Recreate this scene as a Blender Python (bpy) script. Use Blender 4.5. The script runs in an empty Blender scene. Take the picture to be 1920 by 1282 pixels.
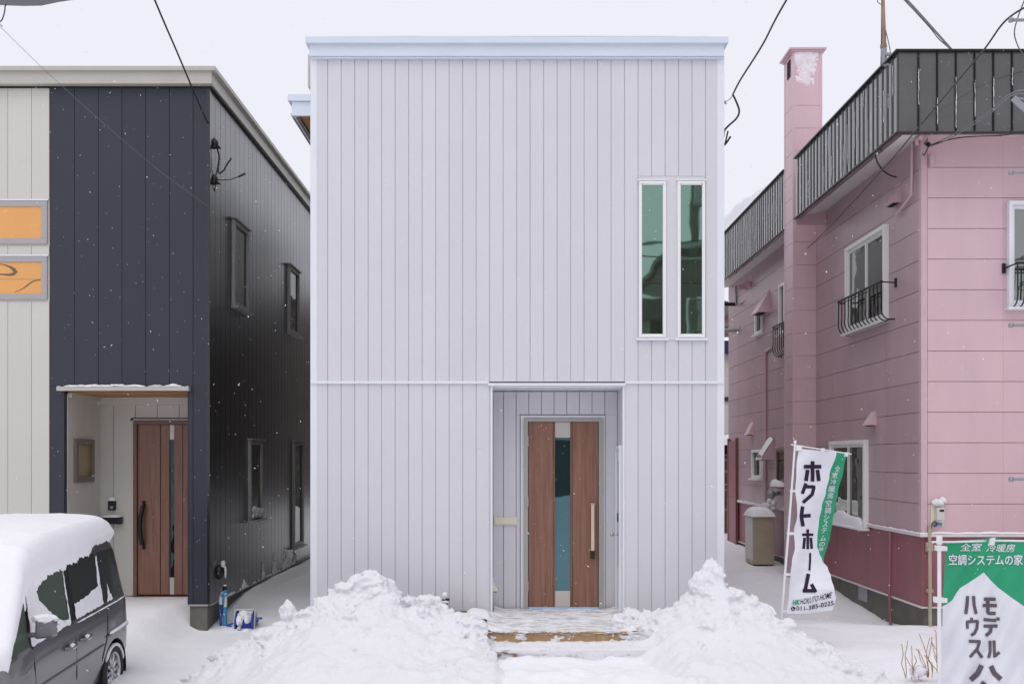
import bpy, bmesh, math, random
from mathutils import Vector, Matrix, noise
random.seed(7)
R = math.radians
sc = bpy.context.scene
COL = sc.collection

# ---------------------------------------------------------------- camera
F = 1800.0            # focal length in pixels of a 1920 px wide picture
CX, HY, CZ = 955.0, 860.0, 1.75
cam_d = bpy.data.cameras.new('camera')
cam_d.sensor_width = 36.0
cam_d.lens = 36.0 * F / 1920.0
cam_d.shift_x = (960.0 - CX) / 1920.0
cam_d.shift_y = (HY - 641.0) / 1920.0
cam_d.clip_start = 0.05
cam_d.clip_end = 2000
cam = bpy.data.objects.new('camera', cam_d)
COL.objects.link(cam)
cam.location = (0, 0, CZ)
cam.rotation_euler = (R(90), 0, 0)
sc.camera = cam

# ---------------------------------------------------------------- sky and sun (overcast snowfall)
SUN_EL, SUN_AZ = R(62), R(200)
w = bpy.data.worlds.new('World')
sc.world = w
w.use_nodes = True
nt = w.node_tree
nt.nodes.clear()
sky = nt.nodes.new('ShaderNodeTexSky')
sky.sky_type = 'NISHITA'
sky.sun_disc = False
sky.sun_elevation = SUN_EL
sky.sun_rotation = SUN_AZ
sky.dust_density = 6.0
sky.air_density = 1.0
hs = nt.nodes.new('ShaderNodeHueSaturation')
hs.inputs['Saturation'].default_value = 0.25
mixc = nt.nodes.new('ShaderNodeMix')
mixc.data_type = 'RGBA'
mixc.inputs[0].default_value = 0.93
bg = nt.nodes.new('ShaderNodeBackground')
bg.inputs['Strength'].default_value = 0.1
out = nt.nodes.new('ShaderNodeOutputWorld')
nt.links.new(sky.outputs[0], hs.inputs['Color'])
nt.links.new(hs.outputs[0], mixc.inputs[6])
mixc.inputs[7].default_value = (9.05, 9.08, 9.95, 1)      # even cloud cover
nt.links.new(mixc.outputs[2], bg.inputs['Color'])
nt.links.new(bg.outputs[0], out.inputs[0])

sun_d = bpy.data.lights.new('sun', 'SUN')
sun_d.energy = 0.8
sun_d.angle = R(40)
sun_d.color = (1.0, 0.97, 0.93)
sun = bpy.data.objects.new('sun', sun_d)
COL.objects.link(sun)
sd = Vector((math.sin(SUN_AZ) * math.cos(SUN_EL), math.cos(SUN_AZ) * math.cos(SUN_EL), math.sin(SUN_EL)))
sun.rotation_euler = (-sd).to_track_quat('-Z', 'Y').to_euler()
sun.location = sd * 60

sc.view_settings.view_transform = 'Standard'
sc.view_settings.look = 'None'
sc.view_settings.exposure = 0.0
sc.view_settings.gamma = 1.0

# ---------------------------------------------------------------- helpers
def P(px, py, d):
    return Vector(((px - CX) / F * d, d, CZ + (HY - py) / F * d))
def X(px, d): return (px - CX) / F * d
def Z(py, d): return CZ + (HY - py) / F * d

def srgb(r, g, b):
    f = lambda c: (c / 12.92 if c <= 0.04045 else ((c + 0.055) / 1.055) ** 2.4)
    return (f(r / 255), f(g / 255), f(b / 255))

def mat(name, col, rough=0.5, metal=0.0, spec=0.5, var=0.06, scale=4.0, bump=0.0, bscale=60.0,
        island=0.0, coat=0.0, coatr=0.06, stretch=(1, 1, 1), col2=None, ramp=(0.4, 0.6), trans=0.0, sss=0.0):
    m = bpy.data.materials.new(name)
    m.use_nodes = True
    t = m.node_tree
    b = t.nodes['Principled BSDF']
    tc = t.nodes.new('ShaderNodeTexCoord')
    mp = t.nodes.new('ShaderNodeMapping')
    mp.inputs['Scale'].default_value = stretch
    t.links.new(tc.outputs['Object'], mp.inputs['Vector'])
    n = t.nodes.new('ShaderNodeTexNoise')
    n.inputs['Scale'].default_value = scale
    n.inputs['Detail'].default_value = 6
    n.inputs['Roughness'].default_value = 0.62
    t.links.new(mp.outputs[0], n.inputs['Vector'])
    rp = t.nodes.new('ShaderNodeValToRGB')
    if col2 is None:
        a = tuple(max(0, c * (1 - var)) for c in col)
        c2 = tuple(min(1, c * (1 + var)) for c in col)
        rp.color_ramp.elements[0].position = 0.3
        rp.color_ramp.elements[1].position = 0.7
    else:
        a, c2 = col, col2
        rp.color_ramp.elements[0].position = ramp[0]
        rp.color_ramp.elements[1].position = ramp[1]
    rp.color_ramp.elements[0].color = (*a, 1)
    rp.color_ramp.elements[1].color = (*c2, 1)
    t.links.new(n.outputs['Fac'], rp.inputs[0])
    last = rp.outputs[0]
    if island > 0:
        g = t.nodes.new('ShaderNodeNewGeometry')
        mr = t.nodes.new('ShaderNodeMapRange')
        mr.inputs['To Min'].default_value = 1 - island
        mr.inputs['To Max'].default_value = 1 + island
        t.links.new(g.outputs['Random Per Island'], mr.inputs['Value'])
        mu = t.nodes.new('ShaderNodeVectorMath')
        mu.operation = 'SCALE'
        t.links.new(last, mu.inputs[0])
        t.links.new(mr.outputs[0], mu.inputs['Scale'])
        last = mu.outputs[0]
    t.links.new(last, b.inputs['Base Color'])
    rr = t.nodes.new('ShaderNodeMapRange')
    rr.inputs['To Min'].default_value = max(0.0, rough - 0.08)
    rr.inputs['To Max'].default_value = min(1.0, rough + 0.08)
    t.links.new(n.outputs['Fac'], rr.inputs['Value'])
    t.links.new(rr.outputs[0], b.inputs['Roughness'])
    b.inputs['Metallic'].default_value = metal
    b.inputs['Specular IOR Level'].default_value = spec
    b.inputs['Coat Weight'].default_value = coat
    b.inputs['Coat Roughness'].default_value = coatr
    if sss > 0:
        b.inputs['Subsurface Weight'].default_value = sss
        b.inputs['Subsurface Radius'].default_value = (1, 1, 1)
        b.inputs['Subsurface Scale'].default_value = 0.03
    if trans > 0:
        b.inputs['Transmission Weight'].default_value = trans
    if bump > 0:
        n2 = t.nodes.new('ShaderNodeTexNoise')
        n2.inputs['Scale'].default_value = bscale
        n2.inputs['Detail'].default_value = 5
        t.links.new(mp.outputs[0], n2.inputs['Vector'])
        bp = t.nodes.new('ShaderNodeBump')
        bp.inputs['Strength'].default_value = bump
        bp.inputs['Distance'].default_value = 0.02
        t.links.new(n2.outputs['Fac'], bp.inputs['Height'])
        t.links.new(bp.outputs[0], b.inputs['Normal'])
    return m

def glass_mat(name, tint, base, rough=0.02, wave=0.02):
    """Coated window glass: mirror tint over a dark room."""
    m = bpy.data.materials.new(name)
    m.use_nodes = True
    t = m.node_tree
    t.nodes.clear()
    o = t.nodes.new('ShaderNodeOutputMaterial')
    mx = t.nodes.new('ShaderNodeAddShader')
    gl = t.nodes.new('ShaderNodeBsdfGlossy')
    gl.inputs['Color'].default_value = (*tint, 1)
    gl.inputs['Roughness'].default_value = rough
    df = t.nodes.new('ShaderNodeBsdfDiffuse')
    df.inputs['Color'].default_value = (*base, 1)
    n = t.nodes.new('ShaderNodeTexNoise')
    n.inputs['Scale'].default_value = 1.6
    tc = t.nodes.new('ShaderNodeTexCoord')
    t.links.new(tc.outputs['Object'], n.inputs['Vector'])
    bp = t.nodes.new('ShaderNodeBump')
    bp.inputs['Strength'].default_value = wave
    bp.inputs['Distance'].default_value = 0.1
    t.links.new(n.outputs['Fac'], bp.inputs['Height'])
    t.links.new(bp.outputs[0], gl.inputs['Normal'])
    t.links.new(gl.outputs[0], mx.inputs[0])
    t.links.new(df.outputs[0], mx.inputs[1])
    t.links.new(mx.outputs[0], o.inputs[0])
    return m

def tag(o, label=None, cat=None, group=None, kind=None):
    if label: o['label'] = label
    if cat: o['category'] = cat
    if group: o['group'] = group
    if kind: o['kind'] = kind
    return o

def thing(name, loc, label, cat, group=None):
    o = bpy.data.objects.new(name, None)
    o.empty_display_size = 0.2
    COL.objects.link(o)
    o.location = loc
    return tag(o, label, cat, group)

class MB:
    def __init__(self, smooth=False):
        self.v, self.f, self.mi, self.sm, self.cur, self.smooth = [], [], [], [], 0, smooth
    def add(self, vs, fs, smooth=None):
        k = len(self.v)
        self.v += [Vector(p) for p in vs]
        for f in fs:
            self.f.append([i + k for i in f])
            self.mi.append(self.cur)
            self.sm.append(self.smooth if smooth is None else smooth)
        return self
    def box(self, x0, x1, y0, y1, z0, z1):
        x0, x1 = min(x0, x1), max(x0, x1); y0, y1 = min(y0, y1), max(y0, y1); z0, z1 = min(z0, z1), max(z0, z1)
        return self.add([(x0, y0, z0), (x1, y0, z0), (x1, y1, z0), (x0, y1, z0),
                         (x0, y0, z1), (x1, y0, z1), (x1, y1, z1), (x0, y1, z1)],
                        [(0, 3, 2, 1), (4, 5, 6, 7), (0, 1, 5, 4), (1, 2, 6, 5), (2, 3, 7, 6), (3, 0, 4, 7)])
    def prism(self, pts, off):
        """closed solid: polygon pts (3D) swept by vector off"""
        n = len(pts); off = Vector(off)
        vs = [Vector(p) for p in pts] + [Vector(p) + off for p in pts]
        fs = [tuple(range(n))[::-1], tuple(range(n, 2 * n))]
        fs += [(i, (i + 1) % n, n + (i + 1) % n, n + i) for i in range(n)]
        return self.add(vs, fs)
    def tube(self, pts, r, seg=8, cap=True):
        pts = [Vector(p) for p in pts]
        rs = r if isinstance(r, (list, tuple)) else [r] * len(pts)
        vs, fs = [], []
        up = None
        for i, p in enumerate(pts):
            d = (pts[min(i + 1, len(pts) - 1)] - pts[max(i - 1, 0)])
            if d.length < 1e-9: d = Vector((0, 0, 1))
            d.normalize()
            if up is None:
                up = Vector((0, 0, 1)) if abs(d.z) < 0.9 else Vector((1, 0, 0))
            a = d.cross(up)
            if a.length < 1e-6: a = d.cross(Vector((0, 1, 0)))
            a.normalize()
            b = a.cross(d); up = b
            for k in range(seg):
                th = 2 * math.pi * k / seg
                vs.append(p + (a * math.cos(th) + b * math.sin(th)) * rs[i])
        for i in range(len(pts) - 1):
            for k in range(seg):
                k2 = (k + 1) % seg
                fs.append((i * seg + k, i * seg + k2, (i + 1) * seg + k2, (i + 1) * seg + k))
        self.add(vs, fs, True)
        if cap:
            n = (len(pts) - 1) * seg
            self.add(vs[:seg], [tuple(range(seg))], False)
            self.add(vs[n:], [tuple(range(seg))[::-1]], False)
        return self
    def lathe(self, prof, c, axis=2, seg=24):
        """prof: list of (radius, height) around axis through c"""
        vs, fs = [], []
        for (r, h) in prof:
            for k in range(seg):
                th = 2 * math.pi * k / seg
                q = (r * math.cos(th), r * math.sin(th), h)
                if axis == 0: q = (q[2], q[0], q[1])
                elif axis == 1: q = (q[1], q[2], q[0])
                vs.append(Vector(c) + Vector(q))
        for i in range(len(prof) - 1):
            for k in range(seg):
                k2 = (k + 1) % seg
                fs.append((i * seg + k, i * seg + k2, (i + 1) * seg + k2, (i + 1) * seg + k))
        return self.add(vs, fs, True)
    def grid(self, fn, us, vs_, smooth=True):
        nu, nv = len(us), len(vs_)
        pts = [fn(u, v) for v in vs_ for u in us]
        fs = [(j * nu + i, j * nu + i + 1, (j + 1) * nu + i + 1, (j + 1) * nu + i) for j in range(nv - 1) for i in range(nu - 1)]
        return self.add(pts, fs, smooth)
    def blob(self, c, r, sub=2, amp=0.3, freq=2.0, seed=0, squash=(1, 1, 1)):
        vs, fs = ICO[sub]
        o = Vector((seed * 3.17, seed * 1.3, seed * 7.7))
        pts = []
        for v in vs:
            k = 1 + amp * noise.noise(v * freq + o) + amp * 0.5 * noise.noise(v * freq * 2.7 + o)
            pts.append(Vector(c) + Vector((v.x * squash[0], v.y * squash[1], v.z * squash[2])) * r * k)
        return self.add(pts, fs, True)
    def build(self, name, mats, parent=None, origin=None, local=False, bevel=0.0, sharp=None, kind=None):
        if parent is not None:
            root = parent
            while root.parent: root = root.parent
            org = Vector((0, 0, 0)) if local else root.location
        else:
            org = Vector(origin) if origin is not None else Vector((0, 0, 0))
        me = bpy.data.meshes.new(name)
        me.from_pydata([p - org for p in self.v], [], self.f)
        mats = mats if isinstance(mats, (list, tuple)) else [mats]
        for m in mats: me.materials.append(m)
        me.polygons.foreach_set('material_index', self.mi)
        me.polygons.foreach_set('use_smooth', self.sm)
        me.update()
        bm = bmesh.new(); bm.from_mesh(me)
        bmesh.ops.recalc_face_normals(bm, faces=bm.faces)
        bm.to_mesh(me); bm.free()
        if sharp: me.set_sharp_from_angle(angle=R(sharp))
        o = bpy.data.objects.new(name, me)
        COL.objects.link(o)
        if parent is not None: o.parent = parent
        else: o.location = org
        if bevel > 0:
            md = o.modifiers.new('bevel', 'BEVEL')
            md.width = bevel; md.segments = 2; md.limit_method = 'ANGLE'
        if kind: o['kind'] = kind
        return o

ICO = {}
for s in (1, 2, 3):
    bm = bmesh.new()
    bmesh.ops.create_icosphere(bm, subdivisions=s, radius=1)
    ICO[s] = ([v.co.copy() for v in bm.verts], [[v.index for v in f.verts] for f in bm.faces])
    bm.free()

def interp(tab, x):
    if x <= tab[0][0]: return tab[0][1]
    for (a, va), (b, vb) in zip(tab, tab[1:]):
        if x <= b:
            t = (x - a) / (b - a) if b > a else 0
            return va + (vb - va) * t
    return tab[-1][1]
def sinterp(tab, x):
    if x <= tab[0][0]: return tab[0][1]
    for (a, va), (b, vb) in zip(tab, tab[1:]):
        if x <= b:
            t = (x - a) / (b - a) if b > a else 0
            t = t * t * (3 - 2 * t)
            return va + (vb - va) * t
    return tab[-1][1]
def lin(a, b, n): return [a + (b - a) * i / (n - 1) for i in range(n)]
def smooth01(t):
    t = max(0, min(1, t)); return t * t * (3 - 2 * t)
def fbm(x, y, z=0.0, o=5): return noise.fractal(Vector((x, y, z)), 1.0, 2.0, o)

def tess(polys, us, vs_):
    """2D polygons cut by grid lines: list of (verts2d, faces, index of polygon)"""
    bm = bmesh.new()
    lay = bm.faces.layers.int.new('k')
    for k, pl in enumerate(polys):
        f = bm.faces.new([bm.verts.new((p[0], p[1], 0)) for p in pl])
        f[lay] = k
    bmesh.ops.triangulate(bm, faces=bm.faces[:])
    for u in us:
        bmesh.ops.bisect_plane(bm, geom=bm.verts[:] + bm.edges[:] + bm.faces[:], plane_co=(u, 0, 0), plane_no=(1, 0, 0), dist=1e-6)
    for v in vs_:
        bmesh.ops.bisect_plane(bm, geom=bm.verts[:] + bm.edges[:] + bm.faces[:], plane_co=(0, v, 0), plane_no=(0, 1, 0), dist=1e-6)
    bm.verts.index_update()
    vv = [(v.co.x, v.co.y) for v in bm.verts]
    ff = [([v.index for v in f.verts], f[lay]) for f in bm.faces]
    bm.free()
    return vv, ff

def text2d(body, offset=0.0, spacing=1.0):
    """glyph outlines of a text as a flat triangle mesh, x right and y down, normalised to its own box"""
    cu = bpy.data.curves.new('glyphs', 'FONT')
    cu.body = body; cu.size = 1.0; cu.offset = offset; cu.space_character = spacing
    cu.resolution_u = 3
    ob = bpy.data.objects.new('glyphs', cu)
    COL.objects.link(ob)
    bpy.context.view_layer.update()
    dg = bpy.context.evaluated_depsgraph_get()
    me = ob.evaluated_get(dg).to_mesh()
    vs = [(v.co.x, v.co.y) for v in me.vertices]
    fs = [list(p.vertices) for p in me.polygons]
    ob.evaluated_get(dg).to_mesh_clear()
    bpy.data.objects.remove(ob); bpy.data.curves.remove(cu)
    x0 = min(v[0] for v in vs); x1 = max(v[0] for v in vs)
    y0 = min(v[1] for v in vs); y1 = max(v[1] for v in vs)
    return [((v[0] - x0) / (x1 - x0), (y1 - v[1]) / (y1 - y0)) for v in vs], fs

def tess_mesh(vs, fs, us, vv_):
    bm = bmesh.new()
    bv = [bm.verts.new((p[0], p[1], 0)) for p in vs]
    for f in fs:
        try: bm.faces.new([bv[i] for i in f])
        except ValueError: pass
    for u in us:
        bmesh.ops.bisect_plane(bm, geom=bm.verts[:] + bm.edges[:] + bm.faces[:], plane_co=(u, 0, 0), plane_no=(1, 0, 0), dist=1e-6)
    for v in vv_:
        bmesh.ops.bisect_plane(bm, geom=bm.verts[:] + bm.edges[:] + bm.faces[:], plane_co=(0, v, 0), plane_no=(0, 1, 0), dist=1e-6)
    bm.verts.index_update()
    a = [(v.co.x, v.co.y) for v in bm.verts]
    b = [[v.index for v in f.verts] for f in bm.faces]
    bm.free()
    return a, b

# wall frames: u along the wall, w outwards, z up
def front(plane): return lambda u, w, z: Vector((u, plane - w, z))
def east(plane): return lambda u, w, z: Vector((plane + w, u, z))      # wall that faces +X
def west(plane): return lambda u, w, z: Vector((plane - w, u, z))      # wall that faces -X
def wbox(mb, M, u0, u1, w0, w1, z0, z1):
    a, b = M(u0, w0, z0), M(u1, w1, z1)
    return mb.box(a.x, b.x, a.y, b.y, a.z, b.z)

# ---------------------------------------------------------------- materials
M_snow = mat('snow', (0.885, 0.882, 0.91), 0.75, spec=0.15, var=0.015, scale=3, bump=0.35, bscale=18)
M_clump = mat('shovelled_snow', (0.80, 0.798, 0.825), 0.85, spec=0.12, var=0.015, scale=6, bump=0.55, bscale=28)
M_tramp = mat('trampled_snow', (0.52, 0.49, 0.49), 0.8, spec=0.2, scale=9, bump=0.5, bscale=40, col2=(0.84, 0.84, 0.86), ramp=(0.36, 0.56), stretch=(0.6, 1.4, 1))
M_white = mat('white_siding', (0.665, 0.657, 0.692), 0.42, var=0.02, scale=1.3, bump=0.05, bscale=220, island=0.018)
M_whitetrim = mat('white_trim', (0.78, 0.80, 0.85), 0.38, var=0.02)
M_fascia_b = mat('pale_blue_fascia', (0.67, 0.735, 0.82), 0.35, var=0.03, scale=2, stretch=(1, 1, 4))
M_soffit = mat('soffit_wood', (0.42, 0.20, 0.06), 0.5, var=0.25, scale=8, stretch=(1, 0.1, 1))
M_gutter = mat('gutter_metal', (0.42, 0.43, 0.45), 0.35, metal=0.6)
M_ivory = mat('ivory_plastic', (0.78, 0.73, 0.58), 0.4, var=0.03)
M_upvc = mat('white_window_frame', (0.86, 0.86, 0.84), 0.35, var=0.015)
M_green = glass_mat('green_window_glass', (0.19, 0.32, 0.26), (0.022, 0.025, 0.017), wave=0.012)
M_teal = glass_mat('teal_door_glass', (0.085, 0.165, 0.18), (0.01, 0.02, 0.022), wave=0.004)
M_tealdark = glass_mat('dark_teal_glass', (0.03, 0.06, 0.065), (0.008, 0.012, 0.013), wave=0.25)
M_dglass = glass_mat('dark_window_glass', (0.26, 0.27, 0.25), (0.02, 0.019, 0.016), wave=0.08)
M_wood = mat('door_wood', (0.175, 0.08, 0.052), 0.42, scale=5, stretch=(9, 9, 0.35), col2=(0.31, 0.155, 0.105), ramp=(0.3, 0.7), bump=0.12, bscale=12)
M_jamb = mat('door_metal_frame', (0.40, 0.38, 0.34), 0.4, metal=0.15, var=0.03)
M_insert = mat('door_insert', (0.55, 0.51, 0.47), 0.35, metal=0.2, var=0.02)
M_pale = mat('handle_wood', (0.72, 0.57, 0.42), 0.4, var=0.05)
M_black = mat('black_plastic', (0.012, 0.012, 0.014), 0.4)
M_bluefilm = mat('blue_threshold', (0.40, 0.60, 0.88), 0.35)
M_steel = mat('steel', (0.55, 0.55, 0.55), 0.3, metal=0.9)
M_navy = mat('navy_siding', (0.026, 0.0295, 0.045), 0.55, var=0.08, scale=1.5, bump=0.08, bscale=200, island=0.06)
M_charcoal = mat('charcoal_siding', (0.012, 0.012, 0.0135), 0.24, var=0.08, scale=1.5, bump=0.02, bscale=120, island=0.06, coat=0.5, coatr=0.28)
M_cream = mat('cream_siding', (0.615, 0.59, 0.54), 0.45, var=0.02, scale=1.2, bump=0.04, bscale=200, island=0.015)
M_creamtrim = mat('cream_fascia', (0.50, 0.475, 0.42), 0.45, var=0.03)
M_concrete = mat('concrete', (0.15, 0.148, 0.128), 0.85, var=0.25, scale=3, bump=0.3, bscale=30)
M_greyframe = mat('grey_window_frame', (0.40, 0.385, 0.385), 0.4, var=0.02)
M_greydark = mat('bronze_window_frame', (0.36, 0.35, 0.34), 0.4)
M_olive = mat('olive_window_frame', (0.17, 0.155, 0.115), 0.4)
M_amber = mat('orange_blind', (0.80, 0.40, 0.14), 0.35, var=0.03, scale=2, spec=0.3)
M_khaki = mat('khaki_blind', (0.36, 0.28, 0.15), 0.35, var=0.08)
M_browntrim = mat('brown_door_frame', (0.17, 0.085, 0.06), 0.4)
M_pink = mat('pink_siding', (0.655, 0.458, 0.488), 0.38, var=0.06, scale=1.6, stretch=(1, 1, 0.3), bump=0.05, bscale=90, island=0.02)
M_pinkside = mat('pink_siding_shaded_weathered', (0.44, 0.312, 0.33), 0.33, scale=2.6, stretch=(1, 1, 0.22), col2=(0.52, 0.368, 0.39), ramp=(0.3, 0.7), bump=0.05, bscale=90, island=0.03)  # side wall's shade put into a darker pink, plus weathered streaks
M_pinktrim = mat('pink_trim', (0.62, 0.43, 0.46), 0.4, var=0.04)
M_maroon = mat('maroon_siding', (0.30, 0.11, 0.13), 0.45, var=0.2, scale=3, stretch=(1, 1, .3), island=0.05)
M_ribmetal = mat('dark_roof_metal', (0.062, 0.062, 0.064), 0.25, metal=0.0, var=0.15, scale=3, bump=0.05, bscale=10, coat=1.0)
M_ribdark = mat('dark_roof_rib', (0.018, 0.018, 0.02), 0.35, metal=0.2)
M_soffitw = mat('white_soffit', (0.70, 0.68, 0.68), 0.6, var=0.04)
M_iron = mat('black_iron', (0.02, 0.018, 0.018), 0.45, metal=0.3)
M_tank = mat('beige_tank', (0.43, 0.37, 0.27), 0.4, var=0.06)
M_tanklight = mat('pale_tank_panel', (0.62, 0.60, 0.55), 0.4, var=0.04)
M_tile = mat('tan_tile', (0.42, 0.265, 0.135), 0.6, var=0.08, scale=14, bump=0.1, bscale=80)
M_cable = mat('black_cable', (0.02, 0.02, 0.022), 0.5)
M_cableg = mat('grey_cable', (0.16, 0.16, 0.17), 0.5)
M_pole = mat('pole_concrete', (0.42, 0.42, 0.43), 0.8, bump=0.2, bscale=40)
M_galv = mat('galvanised_steel', (0.33, 0.34, 0.36), 0.45, metal=0.4)
M_rust = mat('rusty_pipe', (0.33, 0.21, 0.13), 0.7, var=0.35, scale=12, stretch=(1, 1, 0.3))
M_blue = mat('blue_plastic', (0.03, 0.09, 0.42), 0.35)
M_cyan = mat('cyan_pipe', (0.05, 0.33, 0.60), 0.35)
M_whitepl = mat('white_plastic', (0.80, 0.80, 0.82), 0.4)
M_flagw = mat('white_flag_cloth', (0.80, 0.80, 0.86), 0.8, spec=0.1, var=0.02, bump=0.05, bscale=300)
M_flagg = mat('green_flag_cloth', (0.045, 0.36, 0.19), 0.8, spec=0.1, var=0.06)
M_ink = mat('dark_lettering', (0.035, 0.022, 0.05), 0.7, spec=0.1)
M_inkgrey = mat('grey_lettering', (0.135, 0.115, 0.14), 0.7, spec=0.1)
M_inkgreen = mat('green_lettering', (0.045, 0.36, 0.19), 0.7, spec=0.1)
M_twig = mat('dry_twig', (0.40, 0.25, 0.13), 0.8, var=0.3, scale=20)
M_paint = mat('car_paint', (0.155, 0.151, 0.159), 0.36, metal=0.5, var=0.04, scale=2, coat=0.8)
M_carglass = glass_mat('car_glass', (0.10, 0.115, 0.11), (0.04, 0.042, 0.042), wave=0.02)
M_carglassg = glass_mat('green_car_glass', (0.11, 0.155, 0.13), (0.08, 0.098, 0.085), wave=0.02)
M_rubber = mat('tyre_rubber', (0.025, 0.025, 0.026), 0.8, bump=0.2)
M_alloy = mat('alloy_wheel', (0.62, 0.62, 0.63), 0.28, metal=0.85)
M_darkin = mat('dark_void', (0.01, 0.01, 0.01), 0.9)
M_hill = mat('bare_hillside', (0.040, 0.035, 0.031), 0.9, scale=1.5, col2=(0.13, 0.11, 0.095), ramp=(0.4, 0.65), bump=0.6, bscale=3)
M_navyroof = mat('navy_roof', (0.03, 0.04, 0.10), 0.4)
M_brownwood = mat('brown_boards', (0.20, 0.11, 0.055), 0.7, var=0.3, scale=4, stretch=(0.3, 1, 6))
M_oppwall = mat('brown_house_wall', (0.095, 0.085, 0.08), 0.7, var=0.2)
M_oppwall2 = mat('pale_house_wall', (0.33, 0.31, 0.28), 0.7, var=0.1)
M_frost = mat('frost', (0.76, 0.66, 0.70), 0.8, spec=0.1, scale=9, col2=(0.84, 0.80, 0.83), ramp=(.35, .65))
M_flake = mat('snowflake', (0.9, 0.9, 0.92), 0.8, spec=0.1)

# ================================================================ GROUND
def ground_h(x, y):
    left = interp([(-30, -0.8), (5, -0.8), (7, -0.72), (8.2, -0.56), (9.5, -0.44), (10.5, -0.37), (11.6, -0.36), (12.2, -0.28), (13.3, -0.15), (15, -0.17), (18.3, -0.26), (24, -0.3), (60, -0.2)], y)
    mid = interp([(-30, -0.8), (4, -0.72), (6, -0.62), (7.5, -0.43), (8.6, -0.295), (9.3, -0.24), (9.6, -0.26), (10.6, -0.25), (12, -0.3), (60, -0.2)], y)
    right = interp([(-30, -0.8), (4, -0.75), (6, -0.68), (8, -0.50), (9.3, -0.40), (10.4, -0.33), (11.8, -0.30), (12.6, -0.42), (13.2, -0.455), (14.2, -0.38), (15.1, -0.29), (17, -0.24), (22, -0.12), (60, -0.1)], y)
    porch = interp([(-30, -0.26), (10.6, -0.26), (11.0, -0.20), (12.3, -0.08), (60, -0.08)], y)
    a = smooth01((x + 3.4) / 1.6)
    b = smooth01((x - 2.2) / 1.5)
    h = left * (1 - a) + mid * a
    h = h * (1 - b) + right * b
    if x < -3.5 and y > 10.5:                      # drift towards the navy house's porch
        k = smooth01((y - 10.3) / 1.6) * smooth01((-3.80 - x + .25 * max(0, y - 11.4)) / 0.55) * smooth01((x + 6.4) / .5)
        h = h * (1 - k) + (-0.062) * k
    if -2.4 < x < 2.6 and y > 10.3: h = min(h, -0.26)
    h += 0.018 * fbm(x * 0.9, y * 0.9, 2.0) + 0.006 * fbm(x * 5, y * 5, 5.0)
    if y < 9.42 and -1.6 < x < 2.6:
        q = smooth01((9.42 - y) / .1) * smooth01((y - 6) / 1.5) * smooth01((x + 1.6) / .8) * smooth01((2.6 - x) / .8)
        h += q * (.02 * fbm(x * 1.9, y * 2.4, 8) + .02 * fbm(x * 6.5, y * 8, 4) - .01) + .07 * smooth01((y - 8.6) / .8) * q + q * .06 * max(0, fbm(x * 3.3, y * 4, 12)) + .10 * q * smooth01((9.1 - y) / .5) * (1 + .5 * fbm(x * 2.2, y * 1.5, 6))
    h += .16 * math.exp(-((x - 4.1) / .6) ** 2 - ((y - 15.6) / 1.1) ** 2) + .12 * math.exp(-((x - 3.2) / .5) ** 2 - ((y - 18.5) / 1.6) ** 2) + .07 * math.exp(-((x - 3.3) / .7) ** 2 - ((y - 12.4) / .8) ** 2)
    if x > 3.0: h += 0.03 * fbm(x * 1.1, y * 0.7, 9)
    return h

xs = lin(-40, -7.2, 20) + lin(-7, 7, 281)[0:] + lin(7.3, 40, 20)
ys = lin(-40, 5.8, 40) + lin(6, 20, 281) + lin(20.4, 90, 30)
g = MB(True)
g.grid(lambda x, y: (x, y, ground_h(x, y)), xs, ys)
ground = g.build('snow_ground', M_snow)
tag(ground, 'fresh snow covering the ground between and before the houses', 'snow', kind='structure')

# wooded hillside far behind the houses
h = MB(True)
def hill_h(x, y):
    t = smooth01((y - 38) / 30)
    return -0.5 + t * 13 + 1.2 * t * fbm(x * .12, y * .12, 3) + 0.6 * fbm(x * .8, y * .8, 1) * smooth01((y - 38) / 4)
h.grid(lambda x, y: (x, y, hill_h(x, y)), lin(-70, 80, 120), lin(37, 75, 40))
tag(h.build('hillside', M_hill), 'bare brown wooded hillside far behind the houses', 'hill', kind='structure')

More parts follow.
